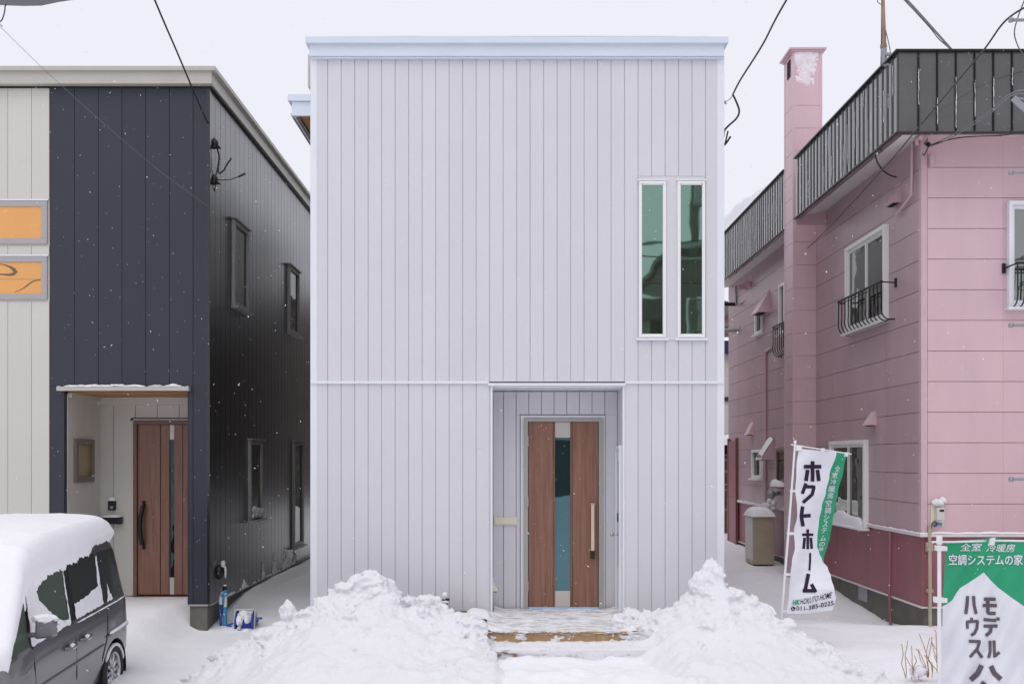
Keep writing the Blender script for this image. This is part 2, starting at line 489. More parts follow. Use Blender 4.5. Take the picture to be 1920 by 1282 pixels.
# ================================================================ window helper
def window(parent, M, u0, u1, z0, z1, fm, gm, fw=0.05, proud=0.035, sliding=False, name='window', sill=0.0, glass_w=0.008, flange=0.0):
    mb = MB()
    if flange:
        f2 = flange
        wbox(mb, M, u0 - f2, u1 + f2, 0.001, 0.006, z0 - f2, z0); wbox(mb, M, u0 - f2, u1 + f2, 0.001, 0.006, z1, z1 + f2)
        wbox(mb, M, u0 - f2, u0, 0.001, 0.006, z0, z1); wbox(mb, M, u1, u1 + f2, 0.001, 0.006, z0, z1)
    wbox(mb, M, u0, u1, 0.0, proud, z0, z0 + fw); wbox(mb, M, u0, u1, 0.0, proud, z1 - fw, z1)
    wbox(mb, M, u0, u0 + fw, 0.0, proud, z0 + fw, z1 - fw); wbox(mb, M, u1 - fw, u1, 0.0, proud, z0 + fw, z1 - fw)
    if sill: wbox(mb, M, u0 - sill, u1 + sill, 0.0, proud + 0.05, z0 - 0.035, z0 - 0.003)
    fo = mb.build(name, fm, parent, bevel=0.004)
    if not sliding:
        p = MB(); wbox(p, M, u0 + fw, u1 - fw, 0.0, glass_w, z0 + fw, z1 - fw)
        p.build('pane', gm, fo)
    else:
        um = (u0 + u1) / 2; s = 0.045
        for (a, b, ww) in ((u0 + fw, um + s / 2, 0.006), (um - s / 2, u1 - fw, 0.022)):
            q = MB()
            za, zb = z0 + fw, z1 - fw
            wbox(q, M, a, b, ww - .006, ww + .012, za, za + s); wbox(q, M, a, b, ww - .006, ww + .012, zb - s, zb)
            wbox(q, M, a, a + s, ww - .006, ww + .012, za + s, zb - s); wbox(q, M, b - s, b, ww - .006, ww + .012, za + s, zb - s)
            q.build('sash', fm, fo)
            p = MB(); wbox(p, M, a + s, b - s, ww - .005, ww, za + s, zb - s)
            p.build('pane', gm, fo)
    return fo

def hood(parent, M, u, z, wd, ht, dp, m, name='vent_hood'):
    """slanted hood vent on a wall: back edge top, sloping out and down"""
    mb = MB()
    a = [M(u - wd / 2 * .75, 0, z + ht), M(u + wd / 2 * .75, 0, z + ht), M(u + wd / 2, dp, z), M(u - wd / 2, dp, z)]
    b = [M(u - wd / 2, 0, z), M(u + wd / 2, 0, z)]
    mb.add([a[0], a[1], a[2], a[3], b[0], b[1]], [(0, 1, 2, 3), (0, 3, 4), (1, 5, 2), (3, 2, 5, 4), (0, 4, 5, 1)])
    wbox(mb, M, u - wd / 2 * .8, u + wd / 2 * .8, 0.0, 0.012, z + ht * .98, z + ht * 1.08)
    o = mb.build(name, m, parent)
    d = MB(); wbox(d, M, u - wd * .36, u + wd * .36, dp * .25, dp * .8, z - 0.012, z - 0.002)
    d.build('vent_grille', M_darkin, o)
    return o

def snow_cap(mb, x0, x1, y0, y1, z, hgt, n=14, seed=0, rough=0.25):
    """rounded heap of snow lying on a rectangle"""
    def fn(u, v):
        e = 1 - max(abs(u), abs(v)) ** 4
        k = (1 - abs(u) ** 3.0) ** .5 * (1 - abs(v) ** 3.0) ** .5 if abs(u) < 1 and abs(v) < 1 else 0
        x = (x0 + x1) / 2 + u * (x1 - x0) / 2; y = (y0 + y1) / 2 + v * (y1 - y0) / 2
        q = hgt * k * (1 + rough * fbm(x * 2.3 + seed, y * 2.3, z))
        return (x, y, z + q - 0.004)
    mb.grid(fn, lin(-1, 1, n), lin(-1, 1, n))

# ================================================================ WHITE HOUSE
WY = 10.7
WL, WR = X(585, WY), X(1355, WY)
WB = Z(1160, WY) - .12
WT = Z(100, WY)
white = thing('white_house', (0, WY, WB), 'tall white box house with vertical siding and recessed brown front door', 'house')
OL, OR = X(923, WY), X(1168, WY)
OT = Z(723, WY)
YB = 11.25
WBACK = 21.4
T = 0.011
b = MB()      # walls behind the cladding
b.box(WL, OL, WY + T, YB + .1, WB, OT)
b.box(OR, WR, WY + T, YB + .1, WB, OT)
b.box(WL, WR, WY + T, YB + .1, OT, WT)
b.box(WL + .001, WR - .001, YB + .1, WBACK, WB, WT - .002)
# cladding boards
gap = 0.0043
g0 = X(614.5, WY); sp = X(25.3 + CX, WY)
edges = [WL] + [g0 + sp * k for k in range(29)] + [WR]
band = Z(717, WY)
wx0, wx1 = X(1196.4, WY), X(1322.9, WY)
wz1, wz0 = Z(331, WY), Z(638, WY)
zlow = Z(1149, WY)
for i, (a, c) in enumerate(zip(edges, edges[1:])):
    a2 = a + (gap if i else 0); c2 = c - (gap if i < len(edges) - 2 else 0)
    mid = (a + c) / 2
    if wx0 < mid < wx1:
        b.box(a2, c2, WY, WY + T, wz1 + .004, WT); b.box(a2, c2, WY, WY + T, band + .012, wz0 - .004)
    else:
        b.box(a2, c2, WY, WY + T, band + .012, WT)
    parts = []
    if c <= OL + 1e-3 or a >= OR - 1e-3: parts = [(a2, c2, zlow, band - .012)]
    elif a < OL < c:
        parts = [(a2, OL, zlow, band - .012)]
    elif a < OR < c:
        parts = [(OR, c2, zlow, band - .012)]
    for (p, q, r, s) in parts:
        if q - p > .03: b.box(p, q, WY, WY + T, r, s)
b.box(wx0 + .004, wx1 - .004, WY, WY + T, wz0, wz1)
# recess back wall boards
rb0, rb1 = OL, OR
dx0, dx1, dtop = X(975, YB), X(1135, YB), Z(777, YB)
ge = sorted([rb0] + [X(944 + 23.7 * k, YB) for k in range(0, 10) if rb0 < X(944 + 23.7 * k, YB) < rb1] + [rb1])
zf = Z(1150, YB)
for a, c in zip(ge, ge[1:]):
    if c - a < .03: continue
    m0, m1 = a + gap * .7, c - gap * .7
    if c > dx0 and a < dx1:
        b.box(m0, m1, YB - T, YB + .05, dtop, OT - .03)
        if a < dx0: b.box(m0, dx0, YB - T, YB + .05, zf + .06, dtop - .002)
        if c > dx1: b.box(dx1, m1, YB - T, YB + .05, zf + .06, dtop - .002)
    else:
        b.box(m0, m1, YB - T, YB + .05, zf + .06, OT - .03)
# sides and back: same boards
for k in range(70):
    y0 = WY + .02 + k * .15
    b.box(WR, WR + T, y0, y0 + .139, zlow, WT - .01)
white_wall = b.build('wall', M_white, white)
b = MB()
for k in range(70):
    y0 = WY + .05 + k * .15
    b.box(WL - T, WL, y0, y0 + .139, zlow, WT - .01)
b.build('charcoal_side_wall', M_charcoal, white)
# corner trims, band and porch lintel
t = MB()
def trimbox(x0, x1, y0, y1, d, dp): t.box(X(x0, WY), X(x1, WY), WY - dp, WY + .002, Z(y1, WY), Z(y0, WY))
trimbox(583, 915, 714.5, 719.5, 0, .022)
trimbox(1173, 1357, 714.5, 719.5, 0, .022)
t.box(WL - .018, WL + .055, WY - .004, WY + .05, zlow, WT - .02)
t.box(WR - .06, WR + .018, WY - .004, WY + .05, zlow, WT - .02)
t.box(WL, OL, WY - .014, WY + .01, zlow - .02, zlow - .002)
t.box(OR, WR, WY - .014, WY + .01, zlow - .02, zlow - .002)
t.box(OL - .02, OL + .003, WY - .006, WY + .06, zlow, OT); t.box(OR - .003, OR + .02, WY - .006, WY + .06, zlow, OT)
t.build('corner_trim', M_whitetrim, white, bevel=.003)
t = MB()
t.box(X(915, WY), X(1173, WY), WY - .03, WY + .06, Z(723.5, WY), Z(714.5, WY))
t.build('porch_lintel', M_whitetrim, white, bevel=.003)
t = MB()
t.box(X(917, WY), X(1171, WY), WY - .034, WY - .0305, Z(717.6, WY), Z(715.6, WY))
t.build('lintel_seal', M_iron, white)
t = MB(); t.box(OL, OR, WY + .06, YB - T, OT - .02, OT - .003)
t.build('porch_ceiling', M_whitetrim, white)
# door casing in the recess
t = MB()
cx0, cx1, cz = X(976, YB), X(1134, YB), Z(778.5, YB)
t.box(cx0, X(983, YB), YB - .035, YB, zf + .03, cz); t.box(X(1129.5, YB), cx1, YB - .035, YB, zf + .03, cz)
t.box(X(983, YB), X(1129.5, YB), YB - .035, YB, Z(784, YB), cz)
t.build('door_casing', M_whitetrim, white, bevel=.003)
# roof fascia, wraps around
f = MB()
ya = 10.64; yb = 10.60
f.box(X(580, ya), X(1358, ya), ya, WBACK + .06, Z(105.5, ya), Z(81, ya))
f.box(X(572.5, yb), X(1366, yb), yb, WBACK + .1, Z(80.7, yb), Z(68.5, yb))
f.box(X(576, ya), X(1362, ya), ya - .012, WBACK + .07, Z(82.4, ya), Z(80.9, ya))
f.box(X(583, ya), X(1355.5, ya), ya + .012, WY - .001, Z(108.5, ya), Z(105.7, ya))
f.build('roof_fascia', M_fascia_b, white, bevel=.004)
s = MB(True)
zt = Z(68.5, yb)
s.grid(lambda u, v: (u, v, zt + .05 * min(1, (v - yb) * 4) ** .6 * min(1, max(0, u - X(576, yb)) * 4, max(0, X(1362, yb) - u) * 4) ** .6 * (1 + .5 * fbm(u, v, 4)) - .002),
       lin(X(575, yb), X(1363, yb), 60), lin(yb + .012, WBACK, 40))
s.build('roof_snow', M_snow, white)
# side eave
e = MB()
ye = 10.73
e.box(X(547, ye), WL - .02, ye, ye + .03, Z(217, ye), Z(191, ye))
e.box(X(540.5, ye), WL - .02, ye - .03, 15.2, Z(190.7, ye), Z(178.5, ye))
ea = e.build('side_eave', M_fascia_b, white, bevel=.003)
e = MB(); e.box(X(556, ye), WL - .02, ye + .03, 15.2, Z(214, ye), Z(211, ye))
e.build('soffit', M_soffit, ea)
e = MB()
gx = X(551, ye)
e.prism([(gx + .045 * math.cos(a), ye + .031, Z(203, ye) - .05 + .05 * math.sin(a)) for a in lin(math.pi, 2 * math.pi, 9)], (0, 4.4, 0))
e.prism([(gx - .03, ye + .031, Z(215, ye)), (gx + .05, ye + .031, Z(218, ye)), (gx + .05, ye + .031, Z(216, ye)), (gx - .03, ye + .031, Z(204, ye))], (0, 4.4, 0))
e.build('gutter', M_gutter, ea)
s = MB(True); snow_cap(s, X(541, ye), WL - .01, ye - .03, 15.2, Z(178.5, ye), .1, 16, 3)
s.build('eave_snow', M_snow, ea)
e = MB(); e.box(X(579, 10.9), WL - T - .001, 10.85, 11.0, Z(166, 10.9), Z(106, 10.9))
e.build('side_flashing', M_cream, white)

# tall windows
wf = front(WY)
for (a, c) in ((1197.5, 1248), (1270, 1321.5)):
    u0, u1 = X(a, WY), X(c, WY)
    wn = window(white, wf, u0, u1, Z(633, WY), Z(340.5, WY), M_upvc, M_green, fw=.0285, proud=.03, glass_w=.012)
    mb = MB()
    i0, i1, zz0, zz1 = u0 + .0285, u1 - .0285, Z(633, WY) + .0285, Z(340.5, WY) - .0285
    wd = .014
    for q in ((i0, i0 + wd * .4, zz0, zz1), (i1 - wd * .4, i1, zz0, zz1), (i0, i1, zz1 - wd, zz1), (i0, i1, zz0, zz0 + wd * .8)):
        wbox(mb, wf, q[0], q[1], .013, .022, q[2], q[3])
    mb.build('inner_bead', M_upvc, wn)
    mb = MB()
    wbox(mb, wf, u0 - .03, u1 + .03, .001, .034, Z(638.5, WY), Z(634, WY)); mb.build('sill', M_whitetrim, wn); mb = MB(); wbox(mb, wf, u0 - .012, u1 + .012, .001, .034, Z(340, WY), Z(337.5, WY))
    mb.build('head_flashing', M_whitetrim, wn)

# front door
YD = YB - .05
d = MB()
d.box(X(982, YD), X(990, YD), YD - .02, YB, Z(1152, YD), Z(784, YD)); d.box(X(1122.5, YD), X(1131, YD), YD - .02, YB, Z(1152, YD), Z(784, YD))
d.box(X(990, YD), X(1122.5, YD), YD - .02, YB, Z(790.5, YD), Z(784, YD))
d.box(X(990, YD), X(1122.5, YD), YD - .03, YB, Z(1151, YD), Z(1141.5, YD))
door = d.build('front_door', M_jamb, white, bevel=.004)
d = MB()
for (a, c, yy) in ((991, 1037, 0), (1037.8, 1040.5, .006), (1069.5, 1072.5, .006), (1073.3, 1121.5, 0)):
    d.box(X(a, YD), X(c, YD), YD + yy, YB - .004, Z(1137, YD), Z(791, YD))
d.build('leaf', M_wood, door, bevel=.002)
d = MB(); d.box(X(1041, YD), X(1069, YD), YD + .01, YB - .006, Z(1106.5, YD), Z(820.5, YD))
d.build('pane', M_teal, door)
d = MB()
d.box(X(1041, YD), X(1069, YD), YD + .005, YB - .006, Z(820, YD), Z(791, YD)); d.build('insert', M_insert, door); d = MB(); d.box(X(1041, YD), X(1069, YD), YD + .005, YB - .006, Z(1137, YD), Z(1107, YD))
d.build('insert', M_insert, door)
d = MB(); d.box(X(990.5, YD), X(1122, YD), YD - .005, YB - .006, Z(1141, YD), Z(1137.4, YD))
d.build('threshold', M_bluefilm, door)
d = MB(); d.box(X(1107.5, YD), X(1113.5, YD), YD - .07, YD - .05, Z(1031, YD), Z(945, YD))
d.box(X(1108, YD), X(1113, YD), YD - .05, YD + .001, Z(952, YD), Z(947, YD)); d.box(X(1108, YD), X(1113, YD), YD - .05, YD + .001, Z(1028, YD), Z(1023, YD))
hd = d.build('handle', M_pale, door, bevel=.004)
d = MB(); d.box(X(1107, YD), X(1114, YD), YD - .074, YD - .001, Z(1046, YD), Z(1031.2, YD)); d.build('lock', M_black, hd, bevel=.004)
d = MB(); d.box(X(1106, YD), X(1115, YD), YD - .075, YD - .04, Z(944.7, YD), Z(942.5, YD)); d.build('handle_cap', M_steel, hd)
for (a, c) in ((817, 836), (930, 949), (1088, 1107)):
    d = MB(); d.tube([(X(989.6, YD), YD - .024, Z(c, YD)), (X(989.6, YD), YD - .024, Z(a, YD))], .008); d.build('hinge', M_insert, door)
# mail slot on the recess wall
m = MB(); ym = YB - T
m.box(X(926, ym), X(969, ym), ym - .02, ym + .002, Z(983.5, ym), Z(969, ym))
mail = m.build('mail_slot', M_ivory, white, bevel=.003)
m = MB(); m.box(X(929, ym), X(966, ym), ym - .027, ym - .0205, Z(981, ym), Z(973, ym)); m.build('flap', M_ivory, mail, bevel=.002)
# white door on the side wall of the recess
Mr = west(OR)
sdz0, sdz1 = Z(1144, 11.0), Z(843, 11.0)
m = MB()
wbox(m, Mr, 10.80, 10.84, 0, .035, sdz0, sdz1); wbox(m, Mr, 11.16, 11.2, 0, .035, sdz0, sdz1); wbox(m, Mr, 10.80, 11.2, 0, .035, sdz1, sdz1 + .05)
sdoor = m.build('side_door', M_whitetrim, white, bevel=.003)
m = MB(); wbox(m, Mr, 10.85, 11.05, 0, .02, sdz0 + .02, sdz1 - .05); wbox(m, Mr, 11.055, 11.15, 0, .012, sdz0 + .02, sdz1 - .05); m.build('leaf', M_white, sdoor)
m = MB(); wbox(m, Mr, 10.845, 10.858, .021, .0215, sdz0 + .02, sdz1 - .12); wbox(m, Mr, 10.98, 10.992, .021, .0225, sdz0 + .5, sdz1 - .12); m.build('seal', M_darkin, sdoor)
m = MB(); wbox(m, Mr, 10.82, 10.9, .036, .045, Z(978, 10.86), Z(961, 10.86)); m.build('lock', M_black, sdoor)
m = MB(); m.lathe([(.006, 0), (.016, 0), (.016, .015), (.010, .02), (.010, .04), (.022, .05), (.024, .07), (.018, .08), (0, .08)], (OR - .035, 10.93, Z(1001, 10.93)), axis=0)
for i in range(len(m.v)): m.v[i].x = 2 * (OR - .035) - m.v[i].x
m.build('knob', M_steel, sdoor)
# small hoods
hood(white, east(OL), 10.86, Z(1107, 10.86), .1, .13, .06, M_ivory)
hood(white, west(WL - T), 11.0, Z(958, 11.0), .14, .13, .05, M_ivory)
for yy in (228, 304): hood(white, east(WR + T), 10.9, Z(yy, 10.9), .12, .09, .03, M_whitetrim)

# ================================================================ PORCH STEPS
steps = thing('porch_steps', (.53, 9.75, -.3), 'tan tiled porch with two snowy steps before the brown front door', 'steps')
SX0, SX1 = -.30, 1.36
s = MB()
s.box(SX0, SX1, 9.75, WY + .0, -.4, -.02); s.box(OL, OR, WY, YB - .02, -.4, -.02)
nt_ = 7
for i in range(nt_):                     # tile facing on the risers
    a = SX0 + (SX1 - SX0) * i / nt_; c = SX0 + (SX1 - SX0) * (i + 1) / nt_
    s.box(a + .002, c - .002, 9.742, 9.7495, -.155, -.025)
    s.box(a + .002, c - .002, 9.442, 9.4495, -.34, -.155)
s.box(SX0, SX1, 9.45, 9.7495, -.4, -.15)
s.box(SX0 - .004, SX1 + .004, 9.738, 9.76, -.02, -.002); s.box(SX0 - .004, SX1 + .004, 9.438, 9.46, -.15, -.147)
s.build('tile_steps', M_tile, steps)
s = MB(True)
def porch_snow(x, y):
    n = fbm(x * 4, y * 5, 1) * .011 + fbm(x * 14, y * 18, 2) * .007
    side = .05 * smooth01((abs(x - .53) - .55) / .25) - .22 * smooth01((abs(x - .53) - .74) / .12)
    lip = .03 * smooth01((9.80 - y) / .05)
    return (x, y, max(-.03, .004 + n + side - lip * (1 + .8 * fbm(x * 7, 3, 4))))
s.grid(porch_snow, lin(SX0 - .0, SX1 + .0, 150), lin(9.722, WY - .002, 80))
s.grid(porch_snow, lin(OL + .01, OR - .01, 90), lin(WY, YB - .05, 36))
s.build('trodden_snow', M_tramp, steps)
s = MB(True)
s.grid(lambda x, y: (x, y, -.13 + .012 + .02 * fbm(x * 4, y * 5, 7) + .01 * fbm(x * 16, y * 16, 2) + .02 * smooth01((y - 9.62) / .12) - .016 * smooth01((9.47 - y) / .04)), lin(SX0 - .05, SX1 + .05, 130), lin(9.432, 9.748, 24))
def riser(y, z0, z1, thr, seed, topk):
    def fn(u, v):
        x = u; z = z0 + (z1 - z0) * v
        k = fbm(x * 5.5, v * 1.3 + seed, 3) * .9 + fbm(x * 17, v * 5, seed) * .45 - thr
        k += topk * (v > .9) * (.25 + .3 * fbm(x * 9, seed, 1)) + (.55 - .9 * min(1, v * 2.4)) * 1.1
        k += 1.4 * smooth01((abs(x - .5) - .62) / .25) + ((.9 * smooth01((x - .05) / .12) + 1.3 * smooth01((v - .8) / .1) * (fbm(x * 5, 2, 2) > -.12)) if seed < 5 else 0)
        return (x, y - max(-.02, min(.05, k * .055)), z)
    return fn
s.grid(riser(9.736, -.165, .006, -.02, 11.3, 2.4), lin(SX0 - .05, SX1 + .05, 220), lin(0, 1, 26))
s.grid(riser(9.436, -.34, -.122, -.42, 4.1, 2.6), lin(SX0 - .05, SX1 + .05, 220), lin(0, 1, 26))
s.build('step_snow', M_clump, steps)

# ================================================================ NAVY HOUSE
NY = 11.7
NR = X(393, NY); NM = X(94.5, NY); NL = -9.2
NT = Z(150, NY); NB = Z(1132, NY)
NBACK = 19.2
navy = thing('navy_house', (NR - 1.5, NY, -.4), 'dark navy and cream house with a sheltered brown door on its porch', 'house')
PL, PR, PT, PB = X(121, NY), X(353, NY), Z(733.5, NY), 12.7
b = MB()
b.box(NL, PL, NY + T, PB + .1, NB, NT); b.box(PR, NR - .012, NY + T, PB + .1, NB, NT)
b.box(PL, PR, NY + T, PB + .1, PT, NT); b.box(NL, NR - .014, PB + .1, NBACK, NB, NT - .002)
b.build('core_wall', M_darkin, navy)
b = MB(); gp = .003
sp = X(44.4 + CX, NY)
ed = [NM] + [X(140.5 + 44.4 * k, NY) for k in range(6)] + [NR]
for i, (a, c) in enumerate(zip(ed, ed[1:])):
    a2 = a + (gp if i else 0); c2 = c - gp
    y0 = NY - .01
    if c <= PL or a >= PR: b.box(a2, c2, y0, NY + T, NB, NT)
    else:
        b.box(a2, c2, y0, NY + T, PT + .07, NT)
        if a < PL: b.box(a2, PL, y0, NY + T, NB, PT + .066)
        if c > PR: b.box(PR, c2, y0, NY + T, NB, PT + .066)
b.box(PL - .002, PL + .002, NY - .012, NY + .06, NB, PT)
b.box(PR - .004, PR + .006, NY - .012, PB, NB, PT)
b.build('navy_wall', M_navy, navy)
b = MB()
xx = NM
k = 0
edc = [NL] + [X(59 - 44.4 * q, NY) for q in range(12, -1, -1)] + [NM - .012]
edc = sorted([e_ for e_ in edc if e_ >= NL])
wzA1, wzA0, wzB1, wzB0 = Z(374, NY), Z(461, NY), Z(478, NY), Z(565, NY)
wl = X(-110, NY)
for a, c in zip(edc, edc[1:]):
    a2, c2 = a + .0025, c - .0025
    if c2 - a2 < .02: continue
    if c > wl:
        for (p, q) in ((NB, wzB0 - .002), (wzB1 + .002, wzA0 - .002), (wzA1 + .002, NT)): b.box(a2, c2, NY, NY + T, p, q)
    else: b.box(a2, c2, NY, NY + T, NB, NT)
b.box(wl, NM - .012, NY + .004, NY + T, wzB0, wzB1); b.box(wl, NM - .012, NY + .004, NY + T, wzA0, wzA1)
# recess walls in cream
Ml = east(PL)
for kk in range(4):
    wbox(b, Ml, NY + .06 + kk * .245, NY + .06 + kk * .245 + .240, 0, .012, -.12, PT - .03)
sp2 = X(41 + CX, PB)
re = [PL] + [X(213.5 + 41 * q, PB) for q in range(4)] + [PR + .2]
ddx0, ddz = X(248, PB), Z(783, PB)
for a, c in zip(re, re[1:]):
    a2, c2 = a + .003, c - .003
    if a2 < ddx0 < c2:
        b.box(a2, ddx0 - .002, PB - .012, PB + .05, -.06, ddz); b.box(a2, c2, PB - .012, PB + .05, ddz, PT - .03)
    elif a2 > ddx0: b.box(a2, min(c2, PR + .2), PB - .012, PB + .05, ddz, PT - .03)
    else: b.box(a2, c2, PB - .012, PB + .05, -.06, PT - .03)
b.build('cream_wall', M_cream, navy)
b = MB()
y = NY + .004; k = 0
while y < NBACK:
    b.box(NR - .014, NR, y + (.05 if k == 0 else .004), min(y + .212, NBACK), NB, NT - .02)
    y += .217; k += 1
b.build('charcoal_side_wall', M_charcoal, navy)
b = MB()
b.box(NR - .03, NR + .008, NY - .014, NY + .045, NB, NT - .02)
b.build('corner_trim', M_charcoal, navy, bevel=.003)
f = MB()
ya, yb = 11.6, 11.56
f.box(NL - .1, X(396.5, ya), ya, NBACK + .1, Z(157, ya), Z(132.5, ya))
f.box(NL - .14, X(403, yb), yb, NBACK + .14, Z(131.8, yb), Z(123.5, yb))
f.box(NL - .1, X(399, ya), ya - .01, NBACK + .1, Z(133.2, ya), Z(131.9, ya))
f.build('roof_fascia', M_creamtrim, navy, bevel=.004)
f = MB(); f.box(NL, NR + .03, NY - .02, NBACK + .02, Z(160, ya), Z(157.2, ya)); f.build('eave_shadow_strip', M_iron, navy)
f = MB(); f.box(NL, PL, NY + .03, PB, -1.2, NB - .002); f.box(NL, NR - .03, PB + .01, NBACK - .03, -1.2, NB - .002); f.box(PL, PR, NY + .03, PB + .009, -1.2, -.6); f.box(PR + .02, NR - .03, NY + .201, PB + .009, -1.2, NB - .002)
f.box(PR + .02, NR - .028, NY - .0, NY + .2, -1.2, NB - .002)
f.build('foundation', M_concrete, navy)
f = MB(); f.box(PR, NR + .012, NY - .03, NY + .01, NB - .02, NB - .001); f.box(NR - .01, NR + .016, NY - .03, NBACK, NB - .02, NB - .001)
f.build('base_flashing', M_greyframe, navy)
s = MB(True)
for q in range(60):
    yy = random.uniform(12.2, 18.5)
    s.blob((NR + .01, yy, NB + .005), random.uniform(.012, .03), 1, .4, 2, q, (.6, 2.2, .7))
for q, (yy, zz, r) in enumerate(((14.2, .18, .10), (14.9, .24, .14), (15.6, .30, .18), (15.75, .18, .16), (16.3, .22, .12), (18.3, .30, .22), (13.2, .06, .06), (14.95, .1, .1), (16.0, .08, .1))):
    for j in range(34):
        k_ = random.random() ** 1.5
        s.blob((NR + .004, yy + random.gauss(0, r * .55) * (1.1 - k_), NB + .02 + zz * 1.15 * k_), random.uniform(.012, .042) * (1.2 - .6 * k_), 2, .8, 3, q * 9 + j, (.22, 1.0, 1.0))
s.build('blown_snow', M_snow, navy, kind='stuff')
# porch canopy
f = MB(); f.box(X(112, NY), X(358, NY), NY - .09, NY - .011, Z(733.2, NY), Z(725.5, NY))
cn = f.build('porch_canopy', M_creamtrim, navy, bevel=.003)
f = MB(); f.box(PL + .01, PR - .005, NY + .06, PB - .014, PT - .016, PT - .002); f.build('soffit', M_soffit, cn)
f = MB(); f.box(PL + .013, PR - .005, PB - .10, PB - .013, PT - .11, PT - .0165); f.box(PL + .0125, PL + .06, NY + .06, PB - .101, PT - .07, PT - .0165); f.build('crown_trim', M_cream, cn)
s = MB(True)
s.grid(lambda u, v: (u, v, Z(725.5, NY) - .006 + max(0, .022 + .03 * fbm(u * 6, v * 10, 3)) * (1 if NY - .085 < v else .4)), lin(X(114, NY), X(357, NY), 150), lin(NY - .092, NY - .011, 8))
s.build('canopy_snow', M_snow, cn)
# orange windows
nf = front(NY)
for (a, c) in ((460, 377), (564, 481)):
    window(navy, nf, wl + .02, X(89.5, NY), Z(a - 2, NY), Z(c, NY), M_greyframe, M_amber, fw=.07, proud=.02, glass_w=.008, flange=0)
    t = MB(); t.box(wl, X(92, NY), NY - .024, NY + .003, Z(c - .3, NY), Z(c - 3, NY)); t.build('window_flashing', M_whitetrim, navy)
# dark reflections painted as flat ribbons on the face of the lower orange pane
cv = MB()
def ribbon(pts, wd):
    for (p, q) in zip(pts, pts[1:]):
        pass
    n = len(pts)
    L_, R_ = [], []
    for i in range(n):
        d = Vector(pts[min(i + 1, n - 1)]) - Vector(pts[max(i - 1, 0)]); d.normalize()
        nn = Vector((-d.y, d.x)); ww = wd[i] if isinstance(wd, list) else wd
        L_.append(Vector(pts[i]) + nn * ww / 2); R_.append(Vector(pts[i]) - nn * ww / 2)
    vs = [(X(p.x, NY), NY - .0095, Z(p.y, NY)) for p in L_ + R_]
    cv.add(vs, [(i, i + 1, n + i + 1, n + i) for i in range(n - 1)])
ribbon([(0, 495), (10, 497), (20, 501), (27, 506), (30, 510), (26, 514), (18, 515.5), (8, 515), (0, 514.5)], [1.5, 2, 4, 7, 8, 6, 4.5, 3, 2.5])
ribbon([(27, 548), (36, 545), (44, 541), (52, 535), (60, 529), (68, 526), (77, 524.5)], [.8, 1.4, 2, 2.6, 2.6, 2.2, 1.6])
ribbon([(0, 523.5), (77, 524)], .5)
cv.build('pane_reflection', mat('brown_reflection', (0.17, 0.125, 0.075), 0.6), navy)
# porch window, bell, mailbox, door
y0, y1 = 11.91, 12.44
window(navy, Ml, y0, y1, 1.455, 2.0, M_olive, M_khaki, fw=.075, proud=.05, glass_w=.014, flange=.045)
m = MB(); yw = PB - .012
m.box(X(204, yw), X(218, yw), yw - .03, yw, Z(956, yw), Z(937.5, yw)); bell = m.build('intercom', M_black, navy, bevel=.004)
m = MB(); m.box(X(208, yw), X(214, yw), yw - .034, yw - .0305, Z(953, yw), Z(948, yw)); m.build('speaker', M_galv, bell)
s = MB(True); snow_cap(s, X(203.5, yw), X(218.5, yw), yw - .034, yw, Z(937.7, yw), .05, 9, 2); s.build('snow_cap', M_snow, bell)
m = MB(); m.box(X(192, yw), X(231, yw), yw - .09, yw, Z(981.5, yw), Z(968, yw)); box_ = m.build('mailbox', M_black, navy, bevel=.006)
m = MB(); m.box(X(194, yw), X(229, yw), yw - .096, yw - .0905, Z(975, yw), Z(973.5, yw)); m.build('slot', M_darkin, box_)
s = MB(True); snow_cap(s, X(192, yw), X(231, yw), yw - .09, yw, Z(968.3, yw), .035, 12, 5); s.build('snow_cap', M_snow, box_)
YD2 = PB - .05
m = MB()
m.box(X(252, YD2), X(258, YD2), YD2 - .03, PB + .03, Z(1122, YD2), Z(789, YD2)); m.box(X(258, YD2), X(384, YD2), YD2 - .03, PB + .03, Z(795.5, YD2), Z(789, YD2))
m.box(X(258, YD2), X(384, YD2), YD2 - .02, PB + .03, Z(1119.5, YD2), Z(1116.5, YD2))
d2 = m.build('front_door', M_browntrim, navy, bevel=.003)
m = MB()
for (a, c, q) in ((258.6, 300, 0), (301, 317, .005), (326.5, 342, .005), (343, 384, 0)): m.box(X(a, YD2), X(c, YD2), YD2 + q, PB + .03, Z(1114, YD2), Z(796, YD2))
m.build('leaf', M_wood, d2, bevel=.002)
m = MB(); m.box(X(320, YD2), X(326, YD2), YD2 + .012, PB + .02, Z(1082, YD2), Z(824, YD2)); m.build('pane', M_tealdark, d2)
m = MB(); m.box(X(317.3, YD2), X(320, YD2), YD2 + .008, PB + .02, Z(1082, YD2), Z(824, YD2)); m.build('bead', M_black, d2)
m = MB(); m.box(X(318, YD2), X(326.2, YD2), YD2 + .006, PB + .02, Z(823.8, YD2), Z(796.5, YD2)); m.build('insert', M_insert, d2); m = MB(); m.box(X(318, YD2), X(326.2, YD2), YD2 + .006, PB + .02, Z(1114, YD2), Z(1082.2, YD2)); m.build('insert', M_insert, d2)
m = MB(); m.box(X(258, YD2), X(384, YD2), YD2 - .035, PB, Z(1130, YD2), Z(1119.6, YD2)); m.build('threshold', M_black, d2)
m = MB()
hx = X(269.5, YD2)
